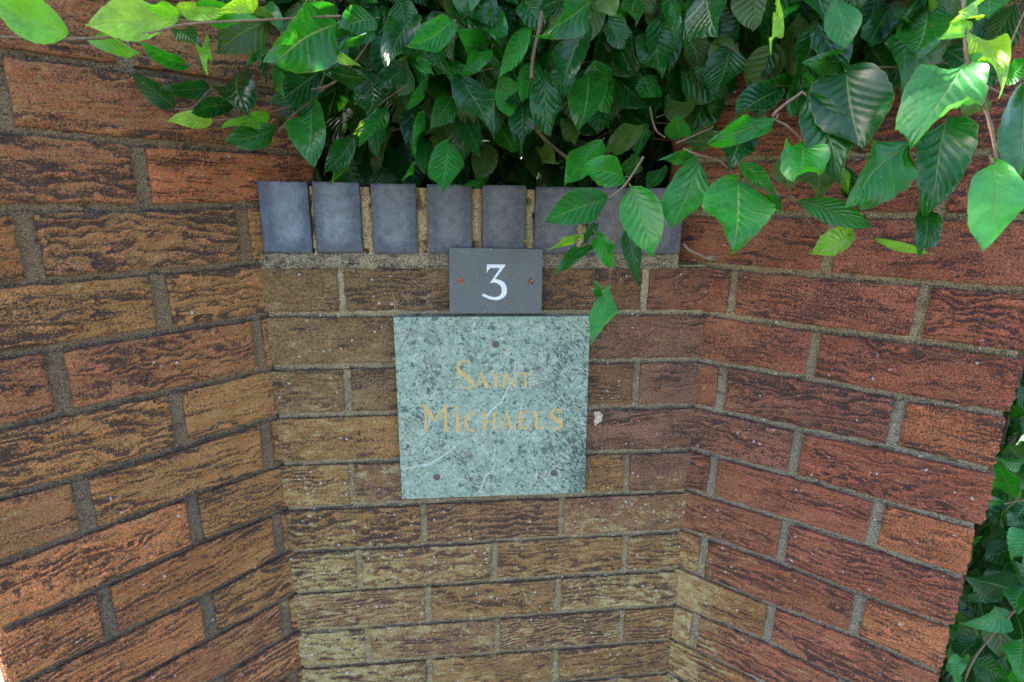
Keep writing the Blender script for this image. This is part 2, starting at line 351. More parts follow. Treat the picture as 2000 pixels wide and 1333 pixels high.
# ------------------------------------------------------------------ materials
def mat(name):
    m = bpy.data.materials.new(name); m.use_nodes = True
    return m, m.node_tree, m.node_tree.nodes, m.node_tree.links, m.node_tree.nodes['Principled BSDF']
def N(nt, t, **kw):
    n = nt.nodes.new(t)
    for k, v in kw.items():
        if k in n.inputs.keys(): n.inputs[k].default_value = v
        else: setattr(n, k, v)
    return n
def ramp(nt, src, p0, p1, c0=(0, 0, 0, 1), c1=(1, 1, 1, 1)):
    r = nt.nodes.new('ShaderNodeValToRGB'); e = r.color_ramp.elements
    e[0].position = p0; e[1].position = p1; e[0].color = c0; e[1].color = c1
    nt.links.new(src, r.inputs[0]); return r.outputs[0]
def mixc(nt, fac, a, b, mode='MIX'):
    m = nt.nodes.new('ShaderNodeMix'); m.data_type = 'RGBA'; m.blend_type = mode
    for s, v in ((m.inputs[0], fac), (m.inputs[6], a), (m.inputs[7], b)):
        if hasattr(v, 'node'): nt.links.new(v, s)
        elif isinstance(v, (int, float)): s.default_value = v
        else: s.default_value = tuple(v) + ((1,) if len(v) == 3 else ())
    return m.outputs[2]
def math_(nt, op, a, b=0.0, clamp=False):
    m = nt.nodes.new('ShaderNodeMath'); m.operation = op; m.use_clamp = clamp
    for s, v in ((m.inputs[0], a), (m.inputs[1], b)):
        if hasattr(v, 'node'): nt.links.new(v, s)
        else: s.default_value = v
    return m.outputs[0]
def coords(nt, scale=(1, 1, 1)):
    t = nt.nodes.new('ShaderNodeTexCoord'); mp = nt.nodes.new('ShaderNodeMapping'); mp.inputs['Scale'].default_value = scale
    nt.links.new(t.outputs['Object'], mp.inputs[0]); return mp.outputs[0]
def noise(nt, vec, scale, detail=4, rough=.6, dist=0):
    n = nt.nodes.new('ShaderNodeTexNoise'); nt.links.new(vec, n.inputs['Vector'])
    n.inputs['Scale'].default_value = scale; n.inputs['Detail'].default_value = detail
    n.inputs['Roughness'].default_value = rough; n.inputs['Distortion'].default_value = dist; return n.outputs[0]
def attr(nt, name): 
    a = nt.nodes.new('ShaderNodeAttribute'); a.attribute_name = name; return a
def bump(nt, h, dist, strength=1.0, prev=None):
    b = nt.nodes.new('ShaderNodeBump'); b.inputs['Distance'].default_value = dist; b.inputs['Strength'].default_value = strength
    nt.links.new(h, b.inputs['Height'])
    if prev is not None: nt.links.new(prev, b.inputs['Normal'])
    return b.outputs[0]

def masonry_mat(name, mortar=False):
    m, nt, n, l, P = mat(name)
    v1 = coords(nt); vs_ = coords(nt, (1, 1, 3.6))
    col = attr(nt, 'col').outputs['Color']
    sep = nt.nodes.new('ShaderNodeSeparateColor'); l.new(attr(nt, 'msk').outputs['Color'], sep.inputs[0])
    dk, oc, li = sep.outputs
    spk = attr(nt, 'spk').outputs['Fac']
    fine = noise(nt, v1, 620, 5, .75); mid = noise(nt, vs_, 70, 6, .7, .6); grain = noise(nt, v1, 1500, 2, .6)
    # sandy grain
    gr = noise(nt, v1, 430, 5, .8)
    g = ramp(nt, fine, .40, .61, (.38, .33, .34, 1), (1.95, 2.02, 1.95, 1))
    c = mixc(nt, 1.0, col, g, 'MULTIPLY')
    # ochre grains
    of = math_(nt, 'MULTIPLY', ramp(nt, noise(nt, v1, 240, 8, .88), .475, .545), math_(nt, 'MULTIPLY', oc, 1.5, True))
    c = mixc(nt, of, c, mixc(nt, fine, (.24, .13, .035), (.62, .38, .14)))
    # dark streaks, strongest in the troughs between ridges
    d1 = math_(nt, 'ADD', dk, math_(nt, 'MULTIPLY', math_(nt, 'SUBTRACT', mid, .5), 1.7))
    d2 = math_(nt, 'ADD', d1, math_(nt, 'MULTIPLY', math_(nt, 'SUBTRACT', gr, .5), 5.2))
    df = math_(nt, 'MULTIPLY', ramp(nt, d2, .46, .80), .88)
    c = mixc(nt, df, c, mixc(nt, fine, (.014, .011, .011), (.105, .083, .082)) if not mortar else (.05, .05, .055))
    # pale lichen
    ln = noise(nt, v1, 210, 8, .8); lm = noise(nt, coords(nt, (1, 1, 2.2)), 38, 4, .6)
    lf = math_(nt, 'ADD', math_(nt, 'MULTIPLY', noise(nt, v1, 380, 6, .85), 2.6), math_(nt, 'MULTIPLY', lm, 1.5))
    lf = math_(nt, 'ADD', lf, math_(nt, 'MULTIPLY', ln, .6))
    lf = math_(nt, 'SUBTRACT', math_(nt, 'ADD', lf, math_(nt, 'MULTIPLY', li, 1.25)), math_(nt, 'ADD', 2.46, math_(nt, 'MULTIPLY', dk, .35)))
    lf = ramp(nt, lf, .0, .22)
    lcol = mixc(nt, ramp(nt, noise(nt, v1, 90, 3), .35, .65), (.48, .36, .11), (.62, .55, .30))
    c = mixc(nt, math_(nt, 'MULTIPLY', lf, .88), c, lcol)
    # white flecks
    vo = nt.nodes.new('ShaderNodeTexVoronoi'); vo.inputs['Scale'].default_value = 120; vo.inputs['Randomness'].default_value = 1
    wv = nt.nodes.new('ShaderNodeVectorMath'); wv.operation = 'ADD'
    nn = nt.nodes.new('ShaderNodeTexNoise'); nn.inputs['Scale'].default_value = 500; l.new(v1, nn.inputs['Vector'])
    ws = nt.nodes.new('ShaderNodeVectorMath'); ws.operation = 'SCALE'; ws.inputs['Scale'].default_value = .003
    l.new(nn.outputs['Color'], ws.inputs[0]); l.new(v1, wv.inputs[0]); l.new(ws.outputs[0], wv.inputs[1]); l.new(wv.outputs[0], vo.inputs['Vector'])
    sc = nt.nodes.new('ShaderNodeSeparateColor'); l.new(vo.outputs['Color'], sc.inputs[0])
    rad = math_(nt, 'MULTIPLY', sc.outputs[1], .24)
    near = math_(nt, 'LESS_THAN', vo.outputs['Distance'], rad)
    pick = math_(nt, 'LESS_THAN', sc.outputs[0], math_(nt, 'MULTIPLY', spk, 2.3))
    c = mixc(nt, math_(nt, 'MULTIPLY', near, math_(nt, 'MULTIPLY', pick, .85)), c, (.62, .62, .64))
    hs = nt.nodes.new('ShaderNodeHueSaturation'); hs.inputs['Saturation'].default_value = .985; hs.inputs['Value'].default_value = .94; l.new(c, hs.inputs['Color']); c = hs.outputs[0]
    l.new(c, P.inputs['Base Color'])
    P.inputs['Roughness'].default_value = .95; P.inputs['Specular IOR Level'].default_value = .06
    h = math_(nt, 'ADD', math_(nt, 'MULTIPLY', fine, .6), math_(nt, 'MULTIPLY', grain, .3))
    h2 = math_(nt, 'ADD', math_(nt, 'ADD', h, math_(nt, 'MULTIPLY', gr, .6)), math_(nt, 'MULTIPLY', mid, 1.3 if not mortar else .2))
    l.new(bump(nt, h2, .0030, 1.0), P.inputs['Normal'])
    return m
M_brick = masonry_mat('rustic_brick'); M_mortar = masonry_mat('weathered_mortar', True)

def blue_mat():
    m, nt, n, l, P = mat('blue_engineering_brick')
    v = coords(nt); col = attr(nt, 'col').outputs['Color']
    f = noise(nt, v, 90, 6, .65); g = noise(nt, v, 900, 3, .6)
    c = mixc(nt, 1., col, ramp(nt, f, .35, .65, (.74, .74, .75, 1), (1.26, 1.25, 1.23, 1)), 'MULTIPLY')
    c = mixc(nt, 1., c, ramp(nt, g, .3, .7, (.82, .82, .82, 1), (1.18, 1.18, 1.18, 1)), 'MULTIPLY')
    pits = ramp(nt, noise(nt, v, 330, 2, .5), .30, .35, (1, 1, 1, 1), (0, 0, 0, 1))
    c = mixc(nt, math_(nt, 'MULTIPLY', pits, .55), c, (.03, .03, .035))
    dust = ramp(nt, noise(nt, v, 480, 3, .6), .62, .68)
    c = mixc(nt, math_(nt, 'MULTIPLY', dust, .5), c, (.4, .38, .34))
    rust = ramp(nt, noise(nt, v, 25, 3, .5), .52, .75)
    c = mixc(nt, math_(nt, 'MULTIPLY', rust, .35), c, (.12, .085, .08))
    l.new(c, P.inputs['Base Color']); P.inputs['Roughness'].default_value = .55; P.inputs['Specular IOR Level'].default_value = .4
    hb = math_(nt, 'SUBTRACT', math_(nt, 'MULTIPLY', f, .3), pits)
    l.new(bump(nt, hb, .0006, .7), P.inputs['Normal']); return m
M_blue = blue_mat()

def slate_mat():
    m, nt, n, l, P = mat('grey_slate')
    v = coords(nt); f = noise(nt, v, 30, 6, .6); s = noise(nt, coords(nt, (1, 1, 6)), 240, 4, .7); g = noise(nt, v, 1100, 3, .7)
    c = mixc(nt, f, (.072, .082, .086), (.112, .122, .124))
    c = mixc(nt, 1., c, ramp(nt, g, .3, .7, (.8, .8, .8, 1), (1.22, 1.22, 1.22, 1)), 'MULTIPLY')
    sm = math_(nt, 'MULTIPLY', ramp(nt, s, .54, .72), .45); c = mixc(nt, sm, c, (.22, .23, .23))
    dots = ramp(nt, noise(nt, v, 420, 1, .5), .73, .76); c = mixc(nt, math_(nt, 'MULTIPLY', dots, .7), c, (.42, .40, .34))
    # grime creeping from the edges
    l.new(c, P.inputs['Base Color']); P.inputs['Roughness'].default_value = .5
    l.new(bump(nt, math_(nt, 'ADD', g, f), .0004, .5), P.inputs['Normal']); return m
M_slate = slate_mat()

def green_mat():
    m, nt, n, l, P = mat('green_serpentine')
    v = coords(nt)
    def warped(scale, amt, vec=v):
        nn = nt.nodes.new('ShaderNodeTexNoise'); nn.inputs['Scale'].default_value = scale; nn.inputs['Detail'].default_value = 3; l.new(vec, nn.inputs['Vector'])
        s = nt.nodes.new('ShaderNodeVectorMath'); s.operation = 'SCALE'; s.inputs['Scale'].default_value = amt; l.new(nn.outputs['Color'], s.inputs[0])
        a = nt.nodes.new('ShaderNodeVectorMath'); a.operation = 'ADD'; l.new(vec, a.inputs[0]); l.new(s.outputs[0], a.inputs[1]); return a.outputs[0]
    big = noise(nt, v, 22, 4, .6, .8); medn = noise(nt, v, 95, 7, .72, 1.2); fin = noise(nt, v, 420, 4, .7)
    c = mixc(nt, ramp(nt, medn, .34, .66), (.15, .225, .175), (.28, .37, .295))
    c = mixc(nt, ramp(nt, noise(nt, v, 75, 6, .75, 1.5), .50, .60), c, (.37, .43, .35))
    c = mixc(nt, math_(nt, 'MULTIPLY', ramp(nt, big, .5, .7), .35), c, (.17, .28, .24))
    # fibrous dark streaks, each set running its own way
    def fibre(ang, st_, sc_, wsc, wamt):
        ro = nt.nodes.new('ShaderNodeVectorRotate'); ro.rotation_type = 'Y_AXIS'; ro.inputs['Angle'].default_value = math.radians(ang); l.new(v, ro.inputs['Vector'])
        mp = nt.nodes.new('ShaderNodeMapping'); mp.inputs['Scale'].default_value = (1, 1, st_); l.new(warped(wsc, wamt, ro.outputs[0]), mp.inputs[0])
        return noise(nt, mp.outputs[0], sc_, 5, .7, .6)
    sx = nt.nodes.new('ShaderNodeSeparateXYZ'); l.new(v, sx.inputs[0])
    right = ramp(nt, sx.outputs[0], .36, .47)
    reg = math_(nt, 'ADD', ramp(nt, noise(nt, v, 16, 3, .6, .5), .46, .62), right)
    th = math_(nt, 'ADD', fibre(-48, 3.6, 120, 30, .03), math_(nt, 'MULTIPLY', reg, .085))
    c = mixc(nt, math_(nt, 'MULTIPLY', ramp(nt, th, .615, .655), .95), c, (.030, .055, .048))
    th = math_(nt, 'ADD', fibre(55, 2.6, 90, 25, .03), math_(nt, 'MULTIPLY', ramp(nt, noise(nt, v, 20, 3, .6), .5, .65), .05))
    c = mixc(nt, math_(nt, 'MULTIPLY', ramp(nt, th, .605, .64), .9), c, (.035, .07, .06))
    # dark rounded flakes
    vb = nt.nodes.new('ShaderNodeTexVoronoi'); vb.inputs['Scale'].default_value = 62; l.new(warped(120, .014), vb.inputs['Vector'])
    vc = nt.nodes.new('ShaderNodeSeparateColor'); l.new(vb.outputs['Color'], vc.inputs[0])
    fk = math_(nt, 'MULTIPLY', math_(nt, 'LESS_THAN', vc.outputs[0], .42), math_(nt, 'LESS_THAN', vb.outputs['Distance'], math_(nt, 'MULTIPLY', vc.outputs[1], .38)))
    c = mixc(nt, math_(nt, 'MULTIPLY', fk, .85), c, mixc(nt, fin, (.02, .045, .04), (.09, .16, .13)))
    # dark specks
    blot = ramp(nt, noise(nt, v, 260, 2, .5), .645, .67)
    c = mixc(nt, math_(nt, 'MULTIPLY', blot, .85), c, (.03, .045, .045))
    # brown hairline cracks
    vo = nt.nodes.new('ShaderNodeTexVoronoi'); vo.feature = 'DISTANCE_TO_EDGE'; vo.inputs['Scale'].default_value = 26; l.new(warped(35, .05), vo.inputs['Vector'])
    cr = ramp(nt, vo.outputs['Distance'], .008, .022, (1, 1, 1, 1), (0, 0, 0, 1))
    c = mixc(nt, math_(nt, 'MULTIPLY', cr, math_(nt, 'MULTIPLY', ramp(nt, noise(nt, v, 30, 2), .48, .56), .6)), c, (.17, .12, .10))
    c = mixc(nt, 1., c, ramp(nt, fin, .3, .7, (.84, .84, .84, 1), (1.15, 1.15, 1.15, 1)), 'MULTIPLY')
    l.new(c, P.inputs['Base Color']); P.inputs['Roughness'].default_value = .42
    l.new(bump(nt, fin, .0003, .5), P.inputs['Normal']); return m
M_green = green_mat()

def plain(name, colr, rough=.6, var=.25, scale=200, metal=0, c2=None):
    m, nt, n, l, P = mat(name); v = coords(nt); f = noise(nt, v, scale, 5, .65)
    c2 = c2 or tuple(min(1, x * (1 + 2 * var)) for x in colr)
    c = mixc(nt, ramp(nt, f, .32, .68), tuple(x * (1 - var) for x in colr), c2)
    l.new(c, P.inputs['Base Color']); P.inputs['Roughness'].default_value = rough; P.inputs['Metallic'].default_value = metal
    l.new(bump(nt, f, .0004, .5), P.inputs['Normal']); return m
M_white = plain('white_enamel', (.62, .66, .70), .5, .08, 400, c2=(.80, .82, .86))
M_vein = plain('white_calcite_vein', (.20, .27, .22), .5, .1, 300, c2=(.60, .60, .58))
M_rust = plain('rusty_screw', (.26, .075, .035), .7, .4, 900)
M_bronze = plain('brown_screw', (.085, .06, .055), .55, .3, 700)
M_slot = plain('dark_slot', (.02, .015, .012), .9)
M_bark = plain('twig_bark', (.13, .085, .05), .75, .45, 500)
M_dry = plain('dry_leaf', (.40, .33, .24), .8, .35, 250)
M_bud = plain('bud_scale', (.38, .13, .03), .6, .4, 600)
M_deadtwig = plain('dead_twig', (.22, .185, .13), .85, .4, 600)
M_web = plain('cobweb', (.75, .75, .75), .8, .1)
def gold_mat():
    m, nt, n, l, P = mat('worn_gold_paint'); v = coords(nt)
    f = noise(nt, v, 160, 5, .7)
    c = mixc(nt, ramp(nt, f, .35, .65), (.50, .29, .06), (.60, .45, .20))
    wear = ramp(nt, noise(nt, v, 300, 6, .8), .50, .56)
    c = mixc(nt, math_(nt, 'MULTIPLY', wear, .5), c, (.24, .26, .15))
    l.new(c, P.inputs['Base Color']); P.inputs['Roughness'].default_value = .5; P.inputs['Metallic'].default_value = .15; return m
M_gold = gold_mat()

def leaf_mat():
    m, nt, n, l, P = mat('beech_leaf')
    out = n['Material Output']
    col = attr(nt, 'col').outputs['Color']
    uv = nt.nodes.new('ShaderNodeSeparateXYZ'); l.new(attr(nt, 'luv').outputs['Vector'], uv.inputs[0])
    u, v = uv.outputs[0], uv.outputs[1]
    av = math_(nt, 'ABSOLUTE', v)
    rib = ramp(nt, av, .018, .05, (1, 1, 1, 1), (0, 0, 0, 1))
    t = attr(nt, 'vt').outputs['Fac']
    fr = math_(nt, 'FRACT', math_(nt, 'ADD', t, 20.0)); tri = math_(nt, 'ABSOLUTE', math_(nt, 'SUBTRACT', fr, .5))
    vein = ramp(nt, tri, .452, .488)
    vs0 = attr(nt, 'vs').outputs['Fac']
    vf = math_(nt, 'MAXIMUM', rib, math_(nt, 'MULTIPLY', vein, vs0))
    vec = coords(nt)
    f = noise(nt, vec, 60, 4, .6); g = noise(nt, vec, 700, 3, .6)
    c = mixc(nt, 1., col, ramp(nt, f, .3, .7, (.75, .78, .72, 1), (1.25, 1.22, 1.3, 1)), 'MULTIPLY')
    c = mixc(nt, 1., c, ramp(nt, g, .3, .7, (.9, .9, .9, 1), (1.1, 1.1, 1.1, 1)), 'MULTIPLY')
    pale = mixc(nt, .5, c, (.26, .34, .12))
    c = mixc(nt, math_(nt, 'MULTIPLY', vf, .8), c, pale)
    edge = ramp(nt, av, .965, 1.0)
    c = mixc(nt, math_(nt, 'MULTIPLY', edge, .5), c, (.20, .22, .06))
    sp = ramp(nt, noise(nt, vec, 380, 1, .5), .765, .79)
    c = mixc(nt, math_(nt, 'MULTIPLY', sp, .6), c, (.5, .52, .5))
    spots = ramp(nt, noise(nt, vec, 130, 3, .6), .67, .70)
    c = mixc(nt, math_(nt, 'MULTIPLY', spots, .5), c, (.16, .10, .03))
    l.new(c, P.inputs['Base Color'])
    gl = attr(nt, 'gloss').outputs['Fac']
    rr = math_(nt, 'ADD', math_(nt, 'MULTIPLY', f, .18), math_(nt, 'SUBTRACT', .38, math_(nt, 'MULTIPLY', gl, .27)))
    l.new(rr, P.inputs['Roughness']); P.inputs['Specular IOR Level'].default_value = .5
    hb = math_(nt, 'SUBTRACT', math_(nt, 'MULTIPLY', tri, math_(nt, 'MULTIPLY', vs0, -2.4)), math_(nt, 'MULTIPLY', rib, .5))
    hb = math_(nt, 'ADD', hb, math_(nt, 'MULTIPLY', g, .15))
    bn = bump(nt, hb, .0016, .7); l.new(bn, P.inputs['Normal'])
    tr = nt.nodes.new('ShaderNodeBsdfTranslucent'); l.new(bn, tr.inputs['Normal'])
    tc = mixc(nt, 1., c, (2.3, 2.4, .7), 'MULTIPLY'); l.new(tc, tr.inputs['Color'])
    mx = nt.nodes.new('ShaderNodeMixShader'); mx.inputs[0].default_value = .36
    l.new(P.outputs[0], mx.inputs[1]); l.new(tr.outputs[0], mx.inputs[2]); l.new(mx.outputs[0], out.inputs['Surface']); return m
M_leaf = leaf_mat()

def ground_mat():
    m, nt, n, l, P = mat('gravel_ground'); v = coords(nt)
    f = noise(nt, v, 60, 6, .7); b = noise(nt, v, 1.5, 4, .6)
    c = mixc(nt, ramp(nt, f, .3, .7), (.045, .042, .036), (.14, .13, .11)); c = mixc(nt, math_(nt, 'MULTIPLY', ramp(nt, b, .45, .6), .4), c, (.10, .13, .05))
    l.new(c, P.inputs['Base Color']); P.inputs['Roughness'].default_value = .9; l.new(bump(nt, f, .01, .8), P.inputs['Normal']); return m

# ------------------------------------------------------------------ brick walls
def brick(mb, s0, s1, zb, zt, st, seed, end0=False, end1=False, fine=True, y0=0.0):
    """one rusticated brick; zb, zt are functions of s; front at local y = y0, outwards is -y"""
    w = s1 - s0; z0c = zb((s0 + s1) / 2); h = zt((s0 + s1) / 2) - z0c
    r = np.random.default_rng(seed)
    du, dv = (2.6, 1.45) if fine else (12, 9)
    nu = max(4, int(w / du)); nv = max(4, int(h / dv))
    U, V_ = np.meshgrid(np.linspace(0, 1, nu), np.linspace(0, 1, nv), indexing='ij')
    s = s0 + U * w; z = zb(s) * (1 - V_) + zt(s) * V_
    # ragged outline
    ex = (np.exp(-U * w / 5) * (fbm(z / 9, s * 0, seed + 1) - .5) * 3.2 * (2.2 if end0 else 1)
          + np.exp(-(1 - U) * w / 5) * (fbm(z / 7, s * 0, seed + 2) - .5) * 3.2 * (2.4 if end1 else 1))
    ez = (np.exp(-V_ * h / 5) * (fbm(s / 16, s * 0, seed + 3) - .5) + np.exp(-(1 - V_) * h / 5) * (fbm(s / 16, s * 0, seed + 4) - .5)) * 3.0
    # dragged, bark-like ridges
    per = r.uniform(6.0, 15.0); amp = st['amp'] * r.uniform(.45, 1.35)
    tilt = r.uniform(-.10, .10); wob = r.uniform(2.0, 4.6); strk = r.uniform(36, 85); rough = r.uniform(-.14, .16)
    q = (z - z0c) / per + wob * (fbm(s / strk, z / 24, seed + 5, 3) - .5) + .8 * fbm(s / 12, z / 7, seed + 6, 3) + tilt * s / per + r.uniform(0, 9)
    fr = q - np.floor(q)
    chip = sst(.70, .80, vnoise(s / 9 + 3, z / 7, seed + 21)) * np.exp(-np.minimum(V_ * h, (1 - V_) * h) / 3.5)
    stripe = hsh(np.floor(q).astype(int), np.zeros_like(q).astype(int), seed + 7)
    mask = sst(.36, .60, fbm(s / 34 + stripe * 9, z / 13, seed + 8, 4) + rough)
    ridge = (np.minimum(fr / .72, (1 - fr) / .28)) ** 1.2
    hgt = amp * (1.15 * mask * ridge + .95 * (fbm(s / 20, z / 7, seed + 9, 4) - .5)) + .5 * (fbm(s / 4, z / 3, seed + 10, 2) - .5)
    patch = sst(.40, .64, fbm(s / 60, z / 22, seed + 11, 4))
    d = np.minimum(np.minimum(U * w, (1 - U) * w), np.minimum(V_ * h, (1 - V_) * h))
    y = y0 - hgt + 1.9 * np.exp(-d / 1.3) + 2.6 * chip
    if fine is False: y = y0 + 0 * hgt
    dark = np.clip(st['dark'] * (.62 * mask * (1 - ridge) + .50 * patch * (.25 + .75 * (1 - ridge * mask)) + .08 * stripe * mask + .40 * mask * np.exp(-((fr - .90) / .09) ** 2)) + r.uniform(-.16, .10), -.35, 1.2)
    lo = st['pal'][0]; hi = st['pal'][1]
    cc = st['pick'](s.mean(), z0c + h / 2, r)
    tone = (cc * .68 + st['mean'] * .32) * r.uniform(.90, 1.14)
    big = fbm(s / 48, z / 26, seed + 12, 3)[..., None]
    col = tone * (.72 + .56 * big)
    col = col * (1 - .25 * sst(.5, .7, fbm(s / 30, z / 10, seed + 13, 3))[..., None] * np.array([0.2, .5, .8]))
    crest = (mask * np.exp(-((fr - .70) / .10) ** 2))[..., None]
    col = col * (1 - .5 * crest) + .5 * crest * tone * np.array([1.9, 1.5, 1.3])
    oc, li, sk = st['reg'](s, z, r)
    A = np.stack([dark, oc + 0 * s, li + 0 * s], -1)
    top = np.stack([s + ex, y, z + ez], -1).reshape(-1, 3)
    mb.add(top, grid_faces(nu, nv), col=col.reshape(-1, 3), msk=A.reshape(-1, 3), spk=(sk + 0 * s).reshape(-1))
    # sides: ring pulled back
    idx = np.concatenate([np.arange(nu) * nv, (nu - 1) * nv + np.arange(1, nv), (np.arange(nu - 1)[::-1]) * nv + nv - 1, np.arange(1, nv - 1)[::-1]])
    ring = top[idx]
    back = ring.copy()
    onend0 = ring[:, 0] < s0 + 4; onend1 = ring[:, 0] > s1 - 4
    dep = 102.0 if (end0 or end1) else 26.0
    steps = [0.0, 4.0, 12.0, dep]
    rr = []
    for k, dd in enumerate(steps):
        b = back.copy(); b[:, 1] = ring[:, 1] * (1 - min(1, dd / 12)) + (y0) * min(1, dd / 12) + dd
        rr.append(b)
    n = len(ring); Vr = np.concatenate(rr); f = []
    for k in range(len(steps) - 1):
        i = np.arange(n); j = (i + 1) % n
        f.append(np.stack([k * n + j, k * n + i, (k + 1) * n + i, (k + 1) * n + j], 1))
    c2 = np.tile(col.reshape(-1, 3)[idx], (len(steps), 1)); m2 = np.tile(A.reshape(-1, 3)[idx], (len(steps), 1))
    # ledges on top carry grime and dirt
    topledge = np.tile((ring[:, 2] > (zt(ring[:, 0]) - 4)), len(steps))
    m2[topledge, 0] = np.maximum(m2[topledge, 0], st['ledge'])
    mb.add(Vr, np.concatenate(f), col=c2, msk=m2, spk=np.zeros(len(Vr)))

def joint_fn(pts, k):
    """bed joint height as a function of distance along the wall, through the surveyed points"""
    if not pts: return lambda s: -75.0 * k + 0 * s
    xs = np.array([p[0] for p in pts]); zs = np.array([p[1] for p in pts]) * .85 - 75.0 * k * .15
    o = np.argsort(xs); xs, zs = xs[o], zs[o]
    return lambda s: np.interp(s, xs, zs)

def mortar(mb, s0, s1, joints, st, seed, y0, fine=True, thick=6.0):
    """recessed mortar between joints k and k+1 as a displaced sheet; joints: ordered fns top..bottom"""
    for i in range(len(joints) - 1):
        ja, jb = joints[i], joints[i + 1]
        nu = int((s1 - s0) / (3.2 if fine else 25)); nv = 44 if fine else 6
        U, V_ = np.meshgrid(np.linspace(0, 1, nu), np.linspace(0, 1, nv), indexing='ij')
        s = s0 + U * (s1 - s0); z = ja(s) * (1 - V_) + jb(s) * V_
        da = ja(s) - z; db = z - jb(s)          # distance below upper joint line / above lower
        # position inside the bed joint: +1 top .. -1 bottom
        pos = np.where(da < db, -da / 5.5, db / 5.5)
        y = y0 + 1.6 * (fbm(s / 9, z / 9, seed, 4) - .5) + .9 * np.clip(pos, -1, 1) * -.9 + st.get('conc', 0) * 0
        holes = sst(.78, .84, vnoise(s / 14, z / 6, seed + 3)) * sst(.6, .8, vnoise(s / 4, z / 3, seed + 4)); y = y + 5 * holes
        bed = np.minimum(da, db) < 6.2
        big = fbm(s / 60, z / 40, seed + 5, 4)[..., None]
        c = st['mort'](s, z)[...] * (.75 + .5 * big)
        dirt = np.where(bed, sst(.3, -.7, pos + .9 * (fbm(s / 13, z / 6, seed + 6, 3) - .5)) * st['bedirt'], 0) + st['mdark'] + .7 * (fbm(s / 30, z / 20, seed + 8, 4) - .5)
        oc, li, sk = st['reg'](s, z, np.random.default_rng(1))
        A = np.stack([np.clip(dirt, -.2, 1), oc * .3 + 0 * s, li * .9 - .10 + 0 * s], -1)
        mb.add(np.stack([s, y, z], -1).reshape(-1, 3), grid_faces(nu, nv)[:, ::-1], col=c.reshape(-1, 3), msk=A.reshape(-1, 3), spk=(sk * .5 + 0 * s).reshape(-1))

def boxv(x0, x1, y0, y1, z0, z1):
    v = np.array([[x, y, z] for x in (x0, x1) for y in (y0, y1) for z in (z0, z1)], float)
    f = np.array([[0, 1, 3, 2], [4, 6, 7, 5], [0, 4, 5, 1], [2, 3, 7, 6], [0, 2, 6, 4], [1, 5, 7, 3]]); return v, f
def core(mb, x0, x1, y0, y1, z0, z1, col):
    v, f = boxv(x0, x1, y0, y1, z0, z1)
    mb.add(v, f, col=np.tile(col, (8, 1)), msk=np.zeros((8, 3)), spk=np.zeros(8))

ORANGE = srgb(190, 118, 78); RED = srgb(154, 92, 74); BROWN = srgb(146, 104, 78); OCHRE = srgb(172, 126, 80); PURP = srgb(134, 92, 82); UMBER = srgb(122, 98, 76)

def style_left():
    def pick(s, z, r):        # local x = -distance from the corner
        a = r.random(); d = -s
        if 75 < z < 150 and d < 110: return srgb(196, 96, 70)
        if d < 12: return OCHRE * .85
        if z < -280: return ORANGE * r.uniform(.8, 1.15) if a < .6 or d > 180 else (RED if a < .8 else OCHRE)
        if z > 60: return (RED * .95 if a < .6 else BROWN)
        return RED * .98 if a < .40 else (OCHRE * .9 if a < .60 else (BROWN if a < .85 else ORANGE * .9))
    def reg(s, z, r):
        d = -s; nearc = sst(200, 20, d)
        oc = .46 + .35 * nearc * sst(60, -200, z) + .18 * sst(250, 60, z) * sst(-80, 80, z)
        li = -.12 + .20 * nearc * sst(-250, -600, z)
        return oc, li, .03 + .05 * sst(-100, -500, z)
    def mort(s, z):
        t = sst(100, -500, z)[..., None]
        return srgb(128, 108, 88) * (1 - t) + srgb(108, 98, 88) * t
    return dict(mean=ORANGE * .9, amp=3.2, dark=1.15, ledge=.75, pal=(ORANGE, RED), pick=pick, reg=reg, mort=mort, bedirt=.62, mdark=.16)
def style_right():
    def pick(s, z, r):
        a = r.random()
        if z > 0: return RED * .85
        if z < -450 and s < 150: return OCHRE * .72 if a < .4 else RED * .9
        return ORANGE * .80 if (s > 290 and z < -150 and a < .8) else (RED if a < .62 else PURP)
    def reg(s, z, r):
        nearc = sst(170, 10, s)
        return .10 + .22 * nearc + .2 * sst(-250, -600, z), -.16 + .34 * nearc * sst(-250, -600, z) + .09 * sst(-300, -650, z), .07 + .08 * nearc
    def mort(s, z):
        t = sst(0, -250, z)[..., None]
        return srgb(150, 130, 102) * (1 - t) + srgb(140, 132, 116) * t
    return dict(mean=RED * 1.02, amp=2.4, dark=1.05, ledge=.5, pal=(RED, PURP), pick=pick, reg=reg, mort=mort, bedirt=.62, mdark=.04)
def style_centre():
    def pick(s, z, r):
        a = r.random()
        if s > 480 and z > -420: return PURP * 1.05 if a < .7 else RED * .8
        if z > -260: return UMBER if s < 300 else BROWN * .8
        return PURP * .92 if a < .34 else (OCHRE * .82 if a < .78 else BROWN)
    def reg(s, z, r):
        b = r.random()
        low = sst(-200, -560, z)
        left = sst(260, 40, s)
        oc = .25 + .30 * low * (1 if b > .4 else .6) + .22 * left
        li = -.14 + .28 * low * (.65 + .6 * b) + .16 * left * sst(60, -250, z)
        return oc * (1 - .55 * sst(420, 560, s) * (1 - low)), li, .16 + .22 * low
    def mort(s, z):
        t = sst(-20, -120, z)[..., None]
        return srgb(178, 160, 132) * (1 - t) + srgb(144, 130, 106) * t
    return dict(mean=UMBER * .95, amp=2.0, dark=1.0, ledge=.9, pal=(UMBER, PURP), pick=pick, reg=reg, mort=mort, bedirt=.75, mdark=.10)

